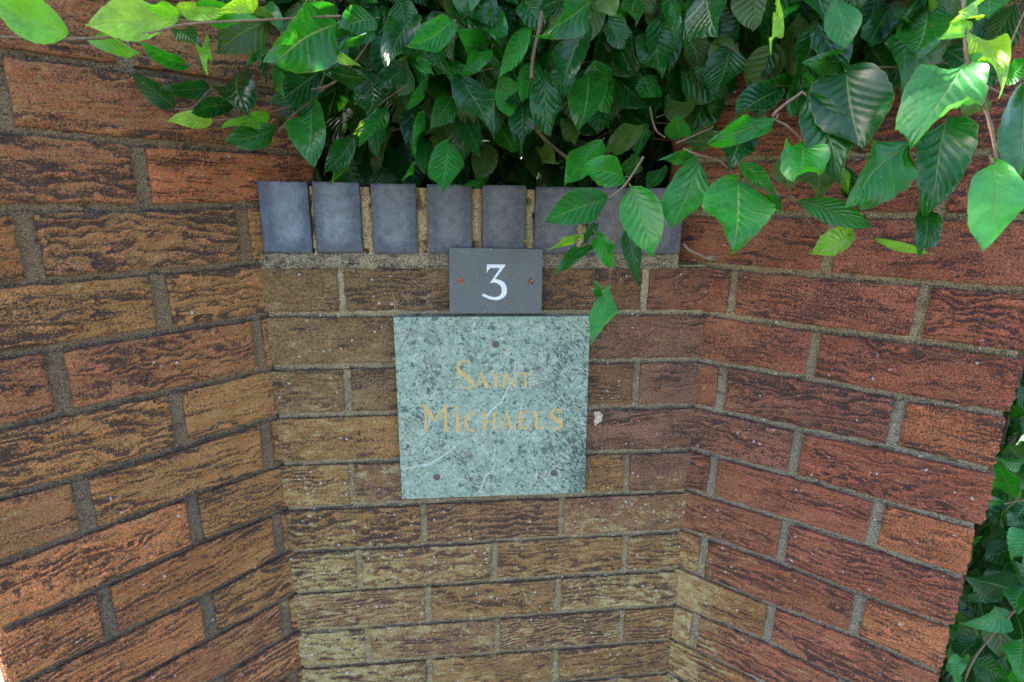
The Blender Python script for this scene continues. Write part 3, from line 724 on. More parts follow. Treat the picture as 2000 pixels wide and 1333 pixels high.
LJ = {-3: [(219.5, 221.4), (71.7, 225.5)], -2: [(222.6, 150.2), (127.6, 148.0), (-65.2, 151.4)], -1: [(252.1, 75.2), (123.1, 76.2), (3.9, 79.5)], 0: [(264.2, 1.3), (125.6, 1.7), (11.9, 3.6)],
      1: [(276.3, -72.0), (233.0, -72.9), (129.1, -70.8), (9.8, -70.1)], 2: [(289.0, -149.0), (237.1, -148.5), (123.3, -150.0), (10.0, -149.0)], 3: [(301.5, -224.7), (233.3, -229.6), (61.0, -225.9), (7.1, -224.9)],
      4: [(313.6, -298.4), (120.5, -298.7), (-1.0, -302.0)], 5: [(228.1, -377.6), (124.8, -371.7), (2.9, -377.4)], 6: [(219.7, -452.2), (116.4, -456.5), (7.5, -450.9)], 7: [(119.8, -527.5), (5.9, -532.9)], 8: [(5.9, -600.0)]}
RJ = {-1: [(-35.0, 75.1), (76.6, 76.3), (288.5, 78.6)], 0: [(5.5, -1.4), (259.7, -2.4), (349.2, -1.7)], 1: [(0.0, -74.6), (146.0, -76.9), (262.4, -74.5), (355.5, -76.4)],
      2: [(0.6, -150.7), (150.9, -148.2), (258.0, -151.5), (358.1, -150.1)], 3: [(-1.7, -226.5), (147.7, -226.8), (264.9, -221.8), (356.0, -222.5)], 4: [(-5.0, -300.3), (38.6, -302.0), (150.3, -299.2), (259.2, -301.9), (358.2, -302.0)],
      5: [(-0.9, -375.0), (150.1, -373.6), (264.0, -372.6), (358.2, -375.5)], 6: [(-3.0, -451.5), (151.4, -447.7), (252.0, -452.5), (354.6, -451.0)], 7: [(0.8, -525.8), (143.6, -526.7), (257.4, -521.4), (353.5, -526.9)],
      8: [(-1.9, -602.8), (148.3, -594.6), (250.6, -602.2)]}
CJ = {1: [(0, -69.4), (647, -71.5)], 2: [(0, -148.1), (647, -147.4)], 3: [(0, -223), (647, -224.3)], 4: [(0, -300), (647, -301.9)], 5: [(0, -375.2), (647, -377.5)], 6: [(0, -452.3), (647, -454.3)],
      7: [(0, -529.8), (647, -529.4)], 8: [(0, -604), (647, -602.8)], 9: [(0, -676.3), (647, -677.6)]}

KTOP, KLOW, KBOT = -6, 11, 15

def wall(name, label, loc, rz, st, J, perps, smin, smax, e0, e1, ktop, seed, sign=1, pw=7.0, thick=215.0, ymort=6.0):
    """perps(k) -> list of perpend centres along local x; sign -1 when surveyed distances run against local x"""
    t = empty(name, (loc[0] * MM, loc[1] * MM, H * MM), rz); tag(t, label, 'brick wall')
    jf = {}
    for k in range(ktop, KBOT + 1):
        p = J.get(k); jf[k] = joint_fn([(sign * a, b) for a, b in p] if p else None, k)
    mb = MB(); mo = MB()
    for k in range(ktop + 1, KBOT + 1):
        fine = k <= KLOW
        ps = [q for q in sorted(perps(k)) if smin + 12 < q < smax - 12]
        xs = [smin] + ps + [smax]
        for i in range(len(xs) - 1):
            r = np.random.default_rng(seed * 1000 + k * 31 + i)
            a = xs[i] + (0 if i == 0 else pw + r.uniform(-1, 1)); b = xs[i + 1] - (0 if i == len(xs) - 2 else pw + r.uniform(-1, 1))
            top_, bot_ = jf[k - 1], jf[k]
            ta, tb = r.uniform(4.2, 5.6), r.uniform(4.2, 5.8)
            e0_ = e0 and i == 0; e1_ = e1 and i == len(xs) - 2
            if e0_: a += r.uniform(-3, 3)
            if e1_: b += r.uniform(-3, 3)
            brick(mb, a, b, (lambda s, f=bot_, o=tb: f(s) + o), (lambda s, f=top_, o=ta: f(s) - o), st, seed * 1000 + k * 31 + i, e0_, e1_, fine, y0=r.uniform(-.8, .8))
    ks = list(range(ktop, KLOW + 1))
    mortar(mo, smin + 5, smax - 5, [jf[k] for k in ks], st, seed, ymort)
    mortar(mo, smin + 5, smax - 5, [jf[k] for k in range(KLOW, KBOT + 1)], st, seed, ymort, False)
    zt = -75.0 * ktop; 
    core(mo, smin + 6, smax - 6, ymort + 12, thick, -H, zt - 3, srgb(120, 105, 85))
    mb.build('brickwork', M_brick, t); mo.build('mortar', M_mortar, t)
    return t, jf

# left wall: local x = - distance from corner
def perL(k): 
    if k % 2 == 0: return [-14.0 + random.Random(k).uniform(-2.5, 2.5), -235.5 + random.Random(k + 50).uniform(-2, 2)] if k != 0 else [-16.5, -236.0]
    return [-122.8 + random.Random(k).uniform(-1.5, 1.5), -348.0]
wl, jfl = wall('brick_wall', 'tall orange brown rustic brick wall slanting towards the viewer left of the plaques', (0, 0), aL, style_left(), LJ, perL, -328.0, 92.0, True, True, KTOP, 11, -1, pw=8.6)
def perR(k):
    if k % 2 == 0: return [149.0 + random.Random(k).uniform(-2, 2)]
    return [35.5 + random.Random(k).uniform(-2, 2), 259.5 + random.Random(k + 9).uniform(-2, 2)]
wr, jfr = wall('brick_wall', 'tall reddish brick wall with a ragged free end, slanting right of the plaques under hanging leaves', (W, 0), -aR, style_right(), RJ, perR, -74.0, 363.0, True, True, KTOP, 23, 1, pw=7.0)
PC = {1: (105.2, 326, 548), 3: (104.2, 325, 545.8), 5: (102.5, 324, 541.4), 7: (104.2, 324.6, 548.2), 9: (111.9, 330.7, 552.6), 6: (210.8, 434.5), 8: (213.6, 435), 10: (213.6, 434.7)}
def perC(k):
    if k in PC: return list(PC[k])
    return [105, 326, 547] if k % 2 else [212, 435]
wc, jfc = wall('brick_wall', 'low brown brick wall between the two slanting walls, carrying both plaques and a blue brick coping', (0, 0), 0, style_centre(), CJ, perC, -1.0, W + 1.5, False, True, 0, 37, 1, pw=5.2, thick=102.0, ymort=4.5)

# coping of blue bricks on edge
cop_x = [(7.5, 71), (77.5, 138.5), (153.5, 213.5), (229, 290), (304.5, 365.5), (379, 439.5), (456, 517), (534.5, 596.5)]
def round_box(mb, x0, x1, y0, y1, z0, z1, b, colf, seed):
    """box with rounded front edges on a fine grid front"""
    nu, nv = 34, 50
    U, V_ = np.meshgrid(np.linspace(0, 1, nu), np.linspace(0, 1, nv), indexing='ij')
    x = x0 + U * (x1 - x0); z = z0 + V_ * (z1 - z0)
    d = np.minimum(np.minimum(U, 1 - U) * (x1 - x0), np.minimum(V_, 1 - V_) * (z1 - z0))
    y = y0 + b * np.exp(-d / (b * .8)) + .35 * (fbm(x / 25, z / 25, seed) - .5)
    x = x + (fbm(z / 12, z * 0, seed + 1) - .5) * 1.4 * np.exp(-np.minimum(U, 1 - U) * (x1 - x0) / 4)
    z = z + (fbm(x / 12, z * 0, seed + 2) - .5) * 1.2 * np.exp(-np.minimum(V_, 1 - V_) * (z1 - z0) / 4)
    top = np.stack([x, y, z], -1).reshape(-1, 3); col = colf(U, V_).reshape(-1, 3)
    mb.add(top, grid_faces(nu, nv), col=col)
    idx = np.concatenate([np.arange(nu) * nv, (nu - 1) * nv + np.arange(1, nv), (np.arange(nu - 1)[::-1]) * nv + nv - 1, np.arange(1, nv - 1)[::-1]])
    ring = top[idx]; n = len(ring); bk = ring.copy(); bk[:, 1] = y1
    i = np.arange(n); j = (i + 1) % n
    mb.add(np.concatenate([ring, bk]), np.stack([j, i, n + i, n + j], 1), col=np.tile(col[idx], (2, 1)))
for i, (x0, x1) in enumerate(cop_x):
    mb = MB(); r = np.random.default_rng(90 + i)
    t = min(1, i / 4.0)
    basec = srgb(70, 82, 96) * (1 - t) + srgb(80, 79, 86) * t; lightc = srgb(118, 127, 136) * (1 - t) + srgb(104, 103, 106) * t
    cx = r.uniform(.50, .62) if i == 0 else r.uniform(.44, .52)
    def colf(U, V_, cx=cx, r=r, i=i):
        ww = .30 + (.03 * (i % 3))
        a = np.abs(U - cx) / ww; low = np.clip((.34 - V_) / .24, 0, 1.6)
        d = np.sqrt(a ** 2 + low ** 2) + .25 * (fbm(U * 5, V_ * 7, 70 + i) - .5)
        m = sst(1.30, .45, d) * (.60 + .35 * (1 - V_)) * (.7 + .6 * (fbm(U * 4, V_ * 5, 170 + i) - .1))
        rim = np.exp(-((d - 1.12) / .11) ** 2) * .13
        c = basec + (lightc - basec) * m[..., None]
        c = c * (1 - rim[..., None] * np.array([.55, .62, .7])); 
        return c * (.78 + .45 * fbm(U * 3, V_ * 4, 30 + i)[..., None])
    z0 = 16.5 + r.uniform(-.6, .8); z1 = 110.0 + r.uniform(-.8, .8)
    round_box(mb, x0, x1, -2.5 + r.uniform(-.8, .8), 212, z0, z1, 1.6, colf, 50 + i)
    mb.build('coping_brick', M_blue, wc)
mo = MB(); stc = style_centre()
TAN = srgb(184, 158, 120)
for i in range(len(cop_x) - 1):
    xa, xb = cop_x[i][1] + .3, cop_x[i + 1][0] - .3
    nu, nv = 10, 60
    U, V_ = np.meshgrid(np.linspace(0, 1, nu), np.linspace(0, 1, nv), indexing='ij')
    x = xa + U * (xb - xa); z = 12 + V_ * 93
    x = x + (fbm(z / 7, z * 0, 400 + i) - .5) * 2.2 * (1 - 2 * np.abs(U - .5)) 
    y = 1.2 + 3.2 * (fbm(x / 7, z / 8, 300 + i, 4) - .3) + 2.5 * np.abs(U - .5) ** 2 * 4 + 7 * sst(.72, .84, vnoise(x / 9, z / 10, 500 + i))
    c = TAN * (.62 + .6 * fbm(x / 9, z / 14, 600 + i, 4)[..., None])
    A = np.stack([.18 + .5 * (fbm(x / 9, z / 9, 610 + i) - .5), .15 + 0 * x, -.25 + 0 * x], -1)
    mo.add(np.stack([x, y, z], -1).reshape(-1, 3), grid_faces(nu, nv), col=c.reshape(-1, 3), msk=A.reshape(-1, 3), spk=0 * x.reshape(-1))
    v, f = boxv(xa - 1, xb + 1, 9, 210, 12, 104); mo.add(v, f, col=np.tile(TAN * .5, (8, 1)), msk=np.zeros((8, 3)), spk=np.zeros(8))
nu, nv = 240, 14
U, V_ = np.meshgrid(np.linspace(0, 1, nu), np.linspace(0, 1, nv), indexing='ij')
x = -1 + U * 597; z = -5 + V_ * 21.3
y = .8 + 2.4 * (fbm(x / 9, z / 7, 700, 4) - .35) + 2.2 * sst(.72, 1, V_) + 5 * sst(.75, .85, vnoise(x / 10, z / 6, 702))
c = srgb(160, 146, 122) * (.6 + .62 * fbm(x / 20, z / 10, 701, 4)[..., None])
A = np.stack([.42 + 1.1 * (fbm(x / 24, z / 8, 703) - .5) + .15 * (V_ < .2), .12 + 0 * x, -.2 + 0 * x], -1)
mo.add(np.stack([x, y, z], -1).reshape(-1, 3), grid_faces(nu, nv), col=c.reshape(-1, 3), msk=A.reshape(-1, 3), spk=.1 + 0 * x.reshape(-1))
v, f = boxv(-1, 597, 8, 200, -6, 15.5); mo.add(v, f, col=np.tile(TAN * .6, (8, 1)), msk=np.zeros((8, 3)), spk=np.zeros(8))
mo.build('coping_mortar', M_mortar, wc)

# ------------------------------------------------------------------ plaques
def bevel_slab(corners, yf, yb, bev=1.0):
    """quad slab (corners x,z clockwise from top left), front at yf (towards -y), back at yb, bevelled front"""
    bm = bmesh.new()
    fr = [bm.verts.new((x, yf, z)) for x, z in corners]; bk = [bm.verts.new((x, yb, z)) for x, z in corners]
    bm.faces.new(fr[::-1]); bm.faces.new(bk)
    for i in range(4): j = (i + 1) % 4; bm.faces.new((fr[i], fr[j], bk[j], bk[i]))
    bmesh.ops.recalc_face_normals(bm, faces=bm.faces[:])
    es = [e for e in bm.edges if all(abs(v.co.y - yf) < 1e-4 for v in e.verts)]
    bmesh.ops.bevel(bm, geom=es, offset=bev, segments=2, affect='EDGES', profile=.6)
    return bm
def bm_obj(bm, name, mats, parent, smooth=False):
    for v in bm.verts: v.co *= MM
    me = bpy.data.meshes.new(name); bm.to_mesh(me); bm.free()
    for p in me.polygons: p.use_smooth = smooth
    for m in (mats if isinstance(mats, list) else [mats]): me.materials.append(m)
    o = bpy.data.objects.new(name, me); COL.objects.link(o); o.parent = parent; return o
def smooth_loop(pts, sharp, n=5):
    """Catmull-Rom through a closed outline, keeping listed corners sharp"""
    out = []; m = len(pts)
    for i in range(m):
        p0, p1, p2, p3 = pts[i - 1], pts[i], pts[(i + 1) % m], pts[(i + 2) % m]
        if i in sharp: p0 = p1
        if (i + 1) % m in sharp: p3 = p2
        for k in range(n):
            t = k / n
            out.append(tuple(.5 * ((2 * b) + (-a + c_) * t + (2 * a - 5 * b + 4 * c_ - d) * t * t + (-a + 3 * b - 3 * c_ + d) * t ** 3) for a, b, c_, d in zip(p0, p1, p2, p3)))
    return out
def prism(bm, poly, yf, yb):
    f = [bm.verts.new((x, yf, z)) for x, z in poly]; b = [bm.verts.new((x, yb, z)) for x, z in poly]
    m = len(poly)
    from mathutils.geometry import tessellate_polygon
    for tri in tessellate_polygon([[Vector((x, z, 0)) for x, z in poly]]): bm.faces.new([f[q] for q in tri])
    for i in range(m): j = (i + 1) % m; bm.faces.new((f[j], f[i], b[i], b[j]))
    bmesh.ops.recalc_face_normals(bm, faces=bm.faces[:])
def stroke(bm, pts, yf, yb, jit=0, mi=0, seed=0):
    r = random.Random(seed); P = []
    m = len(pts)
    for i in range(m - 1):
        p0 = pts[max(0, i - 1)]; p1 = pts[i]; p2 = pts[i + 1]; p3 = pts[min(m - 1, i + 2)]
        for k in range(5):
            t = k / 5; P.append([.5 * ((2 * b) + (-a + c_) * t + (2 * a - 5 * b + 4 * c_ - d) * t * t + (-a + 3 * b - 3 * c_ + d) * t ** 3) for a, b, c_, d in zip(p0, p1, p2, p3)])
    P.append(list(pts[-1])); L = []; R_ = []
    for i, (x, z, w_) in enumerate(P):
        a = P[max(0, i - 1)]; b = P[min(len(P) - 1, i + 1)]; dx, dz = b[0] - a[0], b[1] - a[1]; q = math.hypot(dx, dz) or 1
        nx, nz = -dz / q, dx / q; h = max(.12, abs(w_) / 2)
        L.append((x + nx * h * (1 + r.uniform(-jit, jit)), z + nz * h * (1 + r.uniform(-jit, jit)))); R_.append((x - nx * h * (1 + r.uniform(-jit, jit)), z - nz * h * (1 + r.uniform(-jit, jit))))
    vl = [bm.verts.new((x, yf, z)) for x, z in L]; vr = [bm.verts.new((x, yf, z)) for x, z in R_]
    bl = [bm.verts.new((x, yb, z)) for x, z in L]; br = [bm.verts.new((x, yb, z)) for x, z in R_]
    for i in range(len(P) - 1):
        for q in ((vl[i], vl[i + 1], vr[i + 1], vr[i]), (bl[i], bl[i + 1], vl[i + 1], vl[i]), (vr[i], vr[i + 1], br[i + 1], br[i])):
            f = bm.faces.new(q); f.material_index = mi
    for q in ((vl[0], vr[0], br[0], bl[0]), (vr[-1], vl[-1], bl[-1], br[-1])): f = bm.faces.new(q); f.material_index = mi
    bmesh.ops.recalc_face_normals(bm, faces=bm.faces[:])
def screw(parent, name, x, z, y, r, m, slot=True, ang=.5):
    bm = bmesh.new(); rings = []
    prof = [(r * 1.0, 0.3), (r * .98, -.6), (r * .8, -1.1), (r * .45, -1.35)]
    for rr, yy in prof: rings.append([bm.verts.new((rr * math.cos(a), yy, rr * math.sin(a))) for a in np.linspace(0, 2 * math.pi, 28, endpoint=False)])
    for a, b in zip(rings, rings[1:]):
        for i in range(28): j = (i + 1) % 28; bm.faces.new((a[i], a[j], b[j], b[i]))
    bm.faces.new(rings[-1]); bmesh.ops.recalc_face_normals(bm, faces=bm.faces[:])
    n0 = len(bm.faces)
    if slot:
        c_, s_ = math.cos(ang), math.sin(ang)
        for sgn in (1,):
            q = [(-r * .85, -.35), (r * .85, -.35), (r * .85, .35), (-r * .85, .35)]
            vs_ = [bm.verts.new((a * c_ - b * s_, -1.45, a * s_ + b * c_)) for a, b in q]; vb = [bm.verts.new((v.co.x, -.9, v.co.z)) for v in vs_]
            f = bm.faces.new(vs_); f.material_index = 1
            for i in range(4): j = (i + 1) % 4; f = bm.faces.new((vs_[i], vs_[j], vb[j], vb[i])); f.material_index = 1
    o = bm_obj(bm, name, [m, M_slot], parent, True); o.location = (x * MM, y * MM, z * MM); return o

YN, YG = -11.0, -13.0
np_ = empty('number_plaque', (0, 0, H * MM)); tag(np_, 'small grey slate plaque with a white number 3 screwed above the green plaque', 'plaque')
bm_obj(bevel_slab(NCORN, YN, -3.5, .9), 'slab', M_slate, np_)
bm = bmesh.new(); prism(bm, smooth_loop(NUMERAL, {0, 1, 2, 11, 12, 21, 22, 23, 25, 24}), YN - .25, YN + .2); bm_obj(bm, 'numeral', M_white, np_)
screw(np_, 'screw', SCREWS[0][0], SCREWS[0][1], YN, 4.6, M_rust, True, .45)
screw(np_, 'screw', SCREWS[1][0] + 1, SCREWS[1][1], YN, 4.2, M_bronze, True, -.6)
gp = empty('name_plaque', (0, 0, H * MM)); tag(gp, 'square green marble plaque with worn gold lettering Saint Michaels on the brown brick wall', 'plaque')
bmg = bevel_slab(GCORN, YG, -1.5, 1.1)
for i, v_ in enumerate(VEINS): 
    pts = [(x, z, w_ * .54) for x, z, w_ in v_]; stroke(bmg, pts, YG - .06, YG + .1, .75, 1, i)
bm_obj(bmg, 'slab', [M_green, M_vein], gp)
for wd in (0, 1):
    bm = bmesh.new()
    for i, (k, st_) in enumerate(STROKES):
        if k == wd: st_ = [(a, b, c_ * 1.08 + .12) for a, b, c_ in st_]; stroke(bm, st_, YG - .22 - .012 * (i % 7), YG + .1, .10, 0, 40 + i)
    bm_obj(bm, 'lettering', M_gold, gp)
for i in (2, 3, 4): screw(gp, 'screw', SCREWS[i][0], SCREWS[i][1], YG, 5.4, M_bronze, False)

# ------------------------------------------------------------------ leaves
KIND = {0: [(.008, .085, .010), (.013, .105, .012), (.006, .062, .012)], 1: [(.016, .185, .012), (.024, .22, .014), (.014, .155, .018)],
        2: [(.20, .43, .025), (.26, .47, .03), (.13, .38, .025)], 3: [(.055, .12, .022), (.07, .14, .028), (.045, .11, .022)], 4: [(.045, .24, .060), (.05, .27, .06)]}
def leaf(mb, B, T, wid, nrm, kind, seed, nu=26, nv=13, curl=None):
    r = np.random.default_rng(seed)
    B = np.array(B, float); T = np.array(T, float); ax = T - B; L = np.linalg.norm(ax); ax /= L; wid = min(wid, .80 * L)
    nr = np.array(nrm, float); nr -= ax * (nr @ ax); nr /= np.linalg.norm(nr); sd = np.cross(nr, ax)
    U, V_ = np.meshgrid(np.linspace(0, 1, nu), np.linspace(-1, 1, nv), indexing='ij')
    pk = r.uniform(.38, .52)
    prof = np.sin(math.pi * U ** (math.log(.5) / math.log(pk))) ** .78
    prof = prof * (1 - .10 * sst(.72, 1, U)) 
    nvn = r.uniform(6.6, 9.4); vk = r.uniform(.20, .36); vstr = r.uniform(.24, .72)
    age = r.random()
    lobe = 1 + .06 * np.abs(np.sin(math.pi * nvn * (U - vk))) + .03 * (vnoise(U * 14 + 40 * (V_ > 0), U * 0, seed) - .5)
    hw = wid / 2 * prof * lobe
    w_side = np.where(V_ > 0, r.uniform(.92, 1.06), r.uniform(.92, 1.06))
    x = V_ * hw * w_side
    fold = r.uniform(.05, .34); arch = r.uniform(-.06, .20) if curl is None else curl
    und = L * .065 * r.uniform(.5, 1.6)
    z = -fold * np.abs(x) * .0 + fold * np.abs(x)
    t = (U + .018 * np.sin(U * 9 + seed) - (vk + .03 * (V_ > 0)) * np.abs(V_) ** .85) * nvn
    z = z + wid * .05 * vstr * np.cos(2 * math.pi * t) * np.minimum(1, np.abs(V_) * 3) * prof
    z = z + und * np.abs(V_) ** 2 * np.sin(U * r.uniform(5, 9) + r.uniform(0, 6) + 2 * (V_ > 0)) 
    z = z - arch * L * (4 * (U - .5) ** 2 - 1) * -1 * .5
    z = z - r.uniform(-.02, .16) * L * np.clip(U - .72, 0, 1) ** 2 * 10
    bend = r.uniform(-.05, .05) * L * np.sin(math.pi * U)
    z = z + L * r.uniform(-.05, .05) * V_ * (U - .3)
    z = z + L * r.uniform(0, .05) * sst(.55, 1, np.abs(V_)) * np.sin(math.pi * U) * (V_ * r.choice([-1, 1]) > 0)
    twist = r.uniform(-.35, .35) * U; ct, st_ = np.cos(twist), np.sin(twist)
    xs = (x) * ct - z * st_ + bend; zs = x * st_ + z * ct
    P = B + ax * (U * L)[..., None] + sd * xs[..., None] + nr * zs[..., None]
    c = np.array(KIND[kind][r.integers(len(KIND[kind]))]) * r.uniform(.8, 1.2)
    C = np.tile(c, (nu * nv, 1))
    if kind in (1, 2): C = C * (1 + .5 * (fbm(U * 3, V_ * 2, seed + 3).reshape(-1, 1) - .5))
    gl = {0: 1., 1: .7, 2: .35, 3: .15, 4: .05}[kind]
    mb.add(P.reshape(-1, 3), grid_faces(nu, nv), col=C, luv=np.stack([U.ravel(), V_.ravel()], 1), gloss=np.full(nu * nv, gl * r.uniform(.55, 1.15)), vt=t.ravel(), vs=np.full(nu * nv, vstr))
def tube(mb, pts, r0, r1=None, n=7, seed=0, sub=5, mi=0):
    pts = [np.array(p, float) for p in pts]; r1 = r0 * .7 if r1 is None else r1; P = []
    m = len(pts)
    for i in range(m - 1):
        p0 = pts[max(0, i - 1)]; p1 = pts[i]; p2 = pts[i + 1]; p3 = pts[min(m - 1, i + 2)]
        for k in range(sub):
            t = k / sub; P.append(.5 * ((2 * p1) + (-p0 + p2) * t + (2 * p0 - 5 * p1 + 4 * p2 - p3) * t * t + (-p0 + 3 * p1 - 3 * p2 + p3) * t ** 3))
    P.append(pts[-1]); P = np.array(P); r = np.random.default_rng(seed); V = []
    for i, p in enumerate(P):
        d = P[min(len(P) - 1, i + 1)] - P[max(0, i - 1)]; d /= (np.linalg.norm(d) + 1e-9)
        a = np.cross(d, [0.3, .2, 1.0]); a /= np.linalg.norm(a); b = np.cross(d, a)
        rad = (r0 + (r1 - r0) * i / (len(P) - 1)) * r.uniform(.88, 1.15) * (1.35 if i % sub == 0 and 0 < i < len(P) - 1 else 1)
        for k in range(n): th = 2 * math.pi * k / n; V.append(p + rad * (a * math.cos(th) + b * math.sin(th)))
    f = []
    for i in range(len(P) - 1):
        for k in range(n): j = (k + 1) % n; f.append([i * n + k, i * n + j, (i + 1) * n + j, (i + 1) * n + k])
    mb.add(np.array(V), f, mi)
def petiole(mb, B, T, seed):
    B = np.array(B, float); T = np.array(T, float); a = (B - T); a /= np.linalg.norm(a)
    r = np.random.default_rng(seed); e = B + a * r.uniform(4, 9) + r.normal(0, 1.5, 3) + np.array([0, 2, 0]); tube(mb, [B + (B - e) * .05, (B + e) / 2, e], .55, .8, 5, seed, 2, 1)

hedge = empty('beech_hedge', (0.35, 0.45, 0)); tag(hedge, 'green beech hedge behind the low wall, its leafy branches hanging over the blue coping', 'hedge')
shrub = empty('beech_shrub', (1.25, 0.15, 0)); tag(shrub, 'dark leafy beech shrub growing behind the ragged free end of the right wall', 'shrub')
HO = np.array([350., 450., -H]); SO_ = np.array([1250., 150., -H])
groups = {}
for i, (sp, B, T, wd, nr, k) in enumerate(LEAVES): groups.setdefault(sp, []).append((B, T, wd, nr, k, i))
tws = {}
for i, (sp, th, pts) in enumerate(TWIGS): tws.setdefault(sp, []).append((th, pts, i))
SPL = {'A': 'sunlit yellow green sprig reaching left over the tall orange wall', 'B': 'sprig of small leaves hanging left of the coping', 'C': 'bright sprig dangling in front of the blue coping beside the number plaque',
       'D': 'large pale leaves on a twig hanging closest to the viewer', 'E': 'bright ribbed leaves hanging low before the reddish wall', 'F': 'dark glossy sprig with reddish bud tips'}
def sub_obj(mb, name, m, parent, off):
    o = mb.build(name, m, parent); me = o.data
    n = len(me.vertices); a = np.empty(n * 3); me.vertices.foreach_get('co', a); a = a.reshape(-1, 3) - off * MM; me.vertices.foreach_set('co', a.ravel()); me.update(); return o
for sp in 'ABCDEF':
    e = empty('sprig'); e.parent = hedge; tag(e, SPL[sp])
    lf = MB()
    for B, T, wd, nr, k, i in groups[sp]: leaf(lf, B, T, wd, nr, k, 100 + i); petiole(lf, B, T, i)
    sub_obj(lf, 'foliage', [M_leaf, M_bark], e, HO)
    for th, pts, i in tws.get(sp, []):
        tg = MB(); tube(tg, pts, th * .62, th * .4, 8, i); sub_obj(tg, 'twig', M_bark, e, HO)
lf = MB(); tg = MB()
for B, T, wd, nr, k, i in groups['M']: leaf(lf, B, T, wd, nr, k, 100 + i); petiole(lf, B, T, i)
for th, pts, i in tws['M']: tube(tg, pts, th * .6, th * .45, 8, i)
R = random.Random(3)
def rand_leaf(p, size, kind, seed, out=(0, -1, .25), res=(11, 7)):
    r = np.random.default_rng(seed)
    ax = np.array([r.normal(0, .45), r.normal(-.25, .35), -1 + r.normal(0, .35)]); ax /= np.linalg.norm(ax)
    nr = np.array(out) + r.normal(0, .55, 3)
    leaf(lf, p, np.array(p) + ax * size, size * r.uniform(.52, .70), nr, kind, seed, *res)
n = 0
# leaves of the overhanging canopy, in front of and above the coping
def canopy_ok(x, y, z):
    # world mm; keep clear of the walls and out of the open niche below
    dl = x * math.sin(aL) - y * math.cos(aL); dr = -(x - W) * math.sin(aR) - y * math.cos(aR)
    if z < 450 and y < 60 and (dl < 28 or dr < 16): return False
    return True
tries = 0
while n < 2200 and tries < 60000:
    tries += 1
    x = R.uniform(0, 900); y = R.uniform(-230 if x > 600 else -95, 150); z = R.uniform(150, 620)
    t_ = (y + 780)                      # distance from the viewer's side of the hedge face
    low = 150 + 70 * vnoise(np.array([x / 90.]), np.array([y / 90.]), 5)[0]
    if x < 60 + max(0, -y) * .45 and z < 560: low = 9e9
    if x > 600: low = 205 + 50 * vnoise(np.array([x / 60.]), np.array([y / 60.]), 9)[0]
    if z - 55 < low * (t_ / 900 + .13) or not canopy_ok(x, y, z): continue
    k = R.choices([0, 1, 3], [.62, .2, .18])[0]
    rand_leaf((x, y, z), R.uniform(46, 72), k, 5000 + tries, res=(13, 9)); n += 1
# body of the hedge behind the low wall
for i in range(11000):
    y = 150 + 1000 * R.random() ** 1.3; x = R.uniform(-600, 1400); z = R.uniform(-350, 1150) if i < 9000 else R.uniform(20, 420)
    if i >= 9000: y = R.uniform(260, 700); x = R.uniform(-50, 900)
    dl = x * math.sin(aL) - y * math.cos(aL); 
    # stay behind the slanting walls' back faces
    if y < 240 and z < 125 and -20 < x < 670: continue
    if (x * math.sin(aL) - y * math.cos(aL) > -235) and x < 75 and z < 470: continue
    if (-(x - W) * math.sin(aR) - y * math.cos(aR) > -235) and x > 600 and z < 470: continue
    rand_leaf((x, y, z), R.uniform(60, 95), R.choices([0, 1, 3], [.75, .05, .2])[0], 30000 + i, res=(7, 5))
sub_obj(lf, 'foliage', [M_leaf, M_bark], hedge, HO)
# stems
for i in range(46):
    x = R.uniform(-200, 1000); y = R.uniform(260, 900); h_ = R.uniform(300, 850)
    pts = [(x, y, -H if i % 3 == 0 else -100), (x + R.uniform(-60, 60), y + R.uniform(-60, 60), h_ * .4), (x + R.uniform(-150, 150), y - R.uniform(0, 260), h_)]
    tube(tg, pts, 9 if i % 3 == 0 else 4, 1.5, 8, 900 + i)
for i in range(60):
    x = R.uniform(60, 760); y = R.uniform(0, 250); z = R.uniform(190, 480)
    a = R.uniform(-1, 1)
    tube(tg, [(x, y, z), (x + a * 50, y - 45, z - 8), (x + a * 95, y - 85 - R.uniform(0, 25), z - R.uniform(10, 50))] if x > 160 and x < 640 else [(x, y + 250, z + 100), (x + 10, y + 200, z + 80)], 1.6, .8, 6, 700 + i)
sub_obj(tg, 'branch', M_bark, hedge, HO)
# right-hand shrub behind the free end
lf = MB(); tg = MB()
for B, T, wd, nr, k, i in groups['S']: leaf(lf, B, T, wd, nr, 4 if k == 2 else k, 100 + i); petiole(lf, B, T, i)
for th, pts, i in tws['S']: tube(tg, pts, th * .6, th * .45, 8, i)
for i in range(11000):
    x = R.uniform(880, 2100); y = R.uniform(-260, 1300); z = -1120 + 1900 * R.random()
    if (-(x - W) * math.sin(aR) - y * math.cos(aR)) > -245: continue      # behind the right wall's back face only
    if x < 1500 and y < -140: continue
    if z > -330 and y < 130: continue
    q = ((x - 1000) * .45 + (y + 100) * .9)
    rand_leaf((x, y, z), R.uniform(56, 88), R.choices([0, 1, 3], [.75, .12, .13])[0], 60000 + i, out=(-.4, -1, .2), res=(9, 5))
sub_obj(lf, 'foliage', [M_leaf, M_bark], shrub, SO_)
for i in range(20):
    x = R.uniform(1050, 1600); y = R.uniform(150, 700)
    tube(tg, [(x, y, -H), (x - 20, y - 30, -500), (x - R.uniform(20, 80), y - 60, 500)], 8, 2, 8, 1200 + i)
sub_obj(tg, 'branch', M_bark, shrub, SO_)

# ------------------------------------------------------------------ small litter on the wall
def litter(name, mb, m, loc, label, cat, group=None):
    o = mb.build(name, m); o.location = (loc[0] * MM, loc[1] * MM, loc[2] * MM + H * MM); tag(o, label, cat, group); return o
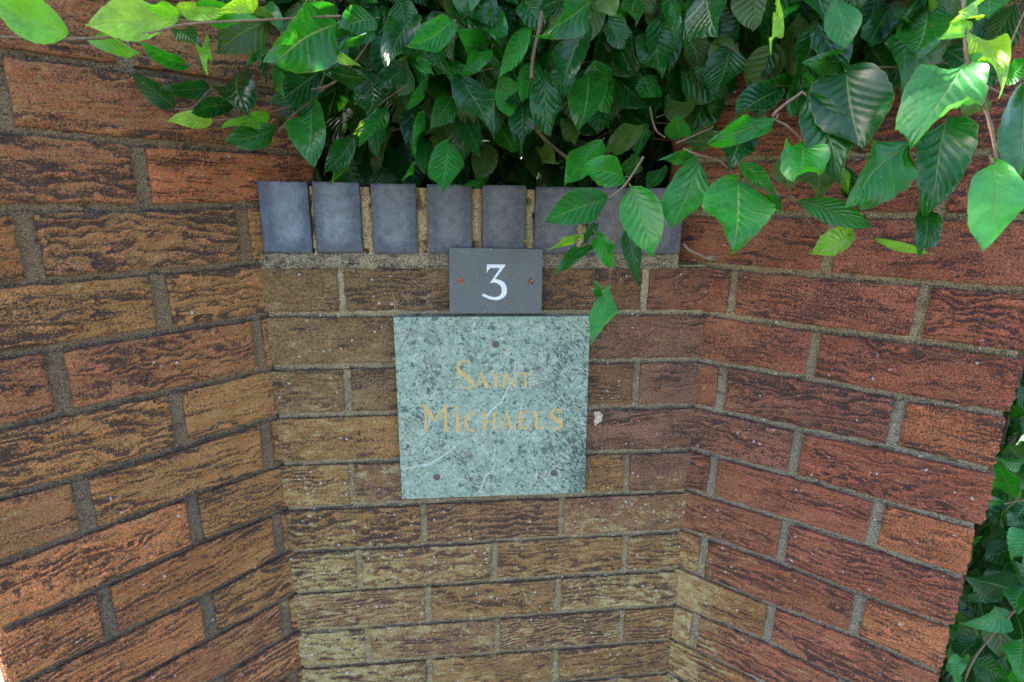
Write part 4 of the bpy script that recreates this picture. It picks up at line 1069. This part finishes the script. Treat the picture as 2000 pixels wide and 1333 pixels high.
# withered leaf scrap stuck right of the green plaque
mb = MB(); nu, nv = 12, 9
U, V_ = np.meshgrid(np.linspace(0, 1, nu), np.linspace(-1, 1, nv), indexing='ij')
hw = 6.5 * np.sin(math.pi * np.clip(U * .9 + .08, 0, 1)) ** .6 * (1 + .7 * (vnoise(U * 6 + 9 * (V_ > 0), U * 0, 4) - .5))
mb.add(np.stack([V_ * hw + 3 * np.sin(U * 4), -1.5 - 2.2 * np.cos(V_ * 2.2) + 1.2 * np.sin(U * 7), 11 - U * 24], -1).reshape(-1, 3), grid_faces(nu, nv))
litter('dry_leaf', mb, M_dry, (484, -2.5, -238), 'pale withered scrap of leaf stuck to the bricks just right of the green plaque', 'dry leaf')
# dead twig in the gap beside the coping
mb = MB(); tube(mb, [(0, 0, 0), (9, -4, -9), (22, -6, -14), (34, -7, -20)], 1.6, 1.3, 7, 3)
for a, b in ((18, -4), (20, 3), (17, -9), (-6, -5), (14, 7), (9, -10)): tube(mb, [(33, -7, -19), (33 + a * .5, -8, -19 + b * .3), (33 + a, -8, -19 + b * .7)], .9, .4, 6, abs(a))
litter('dead_twig', mb, M_deadtwig, (602, 2, 31), 'grey dead twig lying in the gap between the coping end and the reddish wall', 'twig')
buds = [(391 - 26, 34, -5, -.7, 8, 'orange bud scale caught on the coping brick just above the slate plaque'), (345, -9.5, YN - 1, -.4, 7.5, 'orange bud scale lying against the upper right of the number 3'), (371.5, -25.5, YN - 2.4, -1.0, 9, 'orange bud scale stuck over the right screw of the slate plaque'),
        (375, -20.5, YN - 2.6, .6, 8, 'dark orange bud scale sticking up beside the right screw of the slate plaque'), (393.5, 9, -4, -.8, 9, 'thin orange bud scale at the top right edge of the slate plaque'), (354, 19, YN - .8, .4, 6, 'faded bud scale near the top right of the slate plaque'),
        (480.5, -252, -3, .5, 8, 'orange needle below the withered leaf scrap'), (505, -257, -3, -1.45, 13, 'long orange needle hanging right of the withered leaf scrap'), (512, -246, -3, .4, 6, 'small orange needle furthest right of the green plaque'),
        (175.5, -190, -3, -1.3, 6, 'orange needle at the left edge of the green plaque'), (276, -74.5, YG - .8, .1, 9, 'brown needle lying on the top left edge of the green plaque'), (653, -78, -6, .4, 7, 'orange bud scale in the corner joint beside the right wall')]
for i, (x, z, y, a, ln, lab) in enumerate(buds):
    mb = MB(); nu, nv = 8, 5
    U, V_ = np.meshgrid(np.linspace(0, 1, nu), np.linspace(-1, 1, nv), indexing='ij')
    hw = ln * (.16 if ln < 9 and i != 6 else .06) * np.sin(math.pi * (U * .94 + .03)) ** .7
    px = (U - .5) * ln; pz = V_ * hw + .06 * ln * np.sin(U * 3); py = -.5 - 1.0 * (1 - V_ ** 2) * .8 - .8 * np.sin(math.pi * U)
    mb.add(np.stack([px * math.cos(a) - pz * math.sin(a), py, px * math.sin(a) + pz * math.cos(a)], -1).reshape(-1, 3), grid_faces(nu, nv))
    litter('bud_scale', mb, M_bud, (x, y, z), lab, 'bud scale', 'orange bud scales and needles caught on the wall')
# cobweb threads
webs = [((452, 480, -28, -70), 'thin cobweb threads right of the slate plaque on the brown bricks'), ((168, 205, -40, -80), 'thin cobweb threads on the brick left of the slate plaque'), ((150, 178, -330, -300), 'tangled cobweb at the lower left edge of the green plaque'),
        ((466, 500, -262, -330), 'tangled cobweb below the withered leaf scrap right of the green plaque'), ((218, 236, -20, -70), 'long vertical cobweb strand on the brick beside the slate plaque'), ((640, 660, -145, -160), 'tiny cobweb in the corner joint by the right wall')]
for i, ((x0, x1, z0, z1), lab) in enumerate(webs):
    mb = MB(); rr = random.Random(60 + i)
    for k in range(9):
        xa, za = rr.uniform(x0, x1), rr.uniform(min(z0, z1), max(z0, z1)); ln = rr.uniform(6, 26); an = rr.uniform(0, 6.3)
        xb, zb_ = xa + ln * math.cos(an), za + ln * math.sin(an)
        mb_y = -4.2
        tube(mb, [(xa, mb_y, za), ((xa + xb) / 2 + rr.uniform(-4, 4), mb_y - rr.uniform(0, 2), (za + zb_) / 2 - 2), (xb, mb_y, zb_)], .085, .07, 4, k, 4)
    litter('cobweb', mb, M_web, (0, 0, 0), lab, 'cobweb', 'cobwebs on the low wall')

# ------------------------------------------------------------------ ground
nu = nv = 60
g = np.linspace(-1, 1, nu); g = np.sign(g) * np.abs(g) ** 3 * 200000
U, V_ = np.meshgrid(g, g, indexing='ij')
mb = MB(); mb.add(np.stack([U, V_, 0 * U + 15 * (fbm(U / 900, V_ / 900, 3) - .5)], -1).reshape(-1, 3), grid_faces(nu, nv)); go = mb.build('ground', ground_mat()); tag(go, kind='structure')
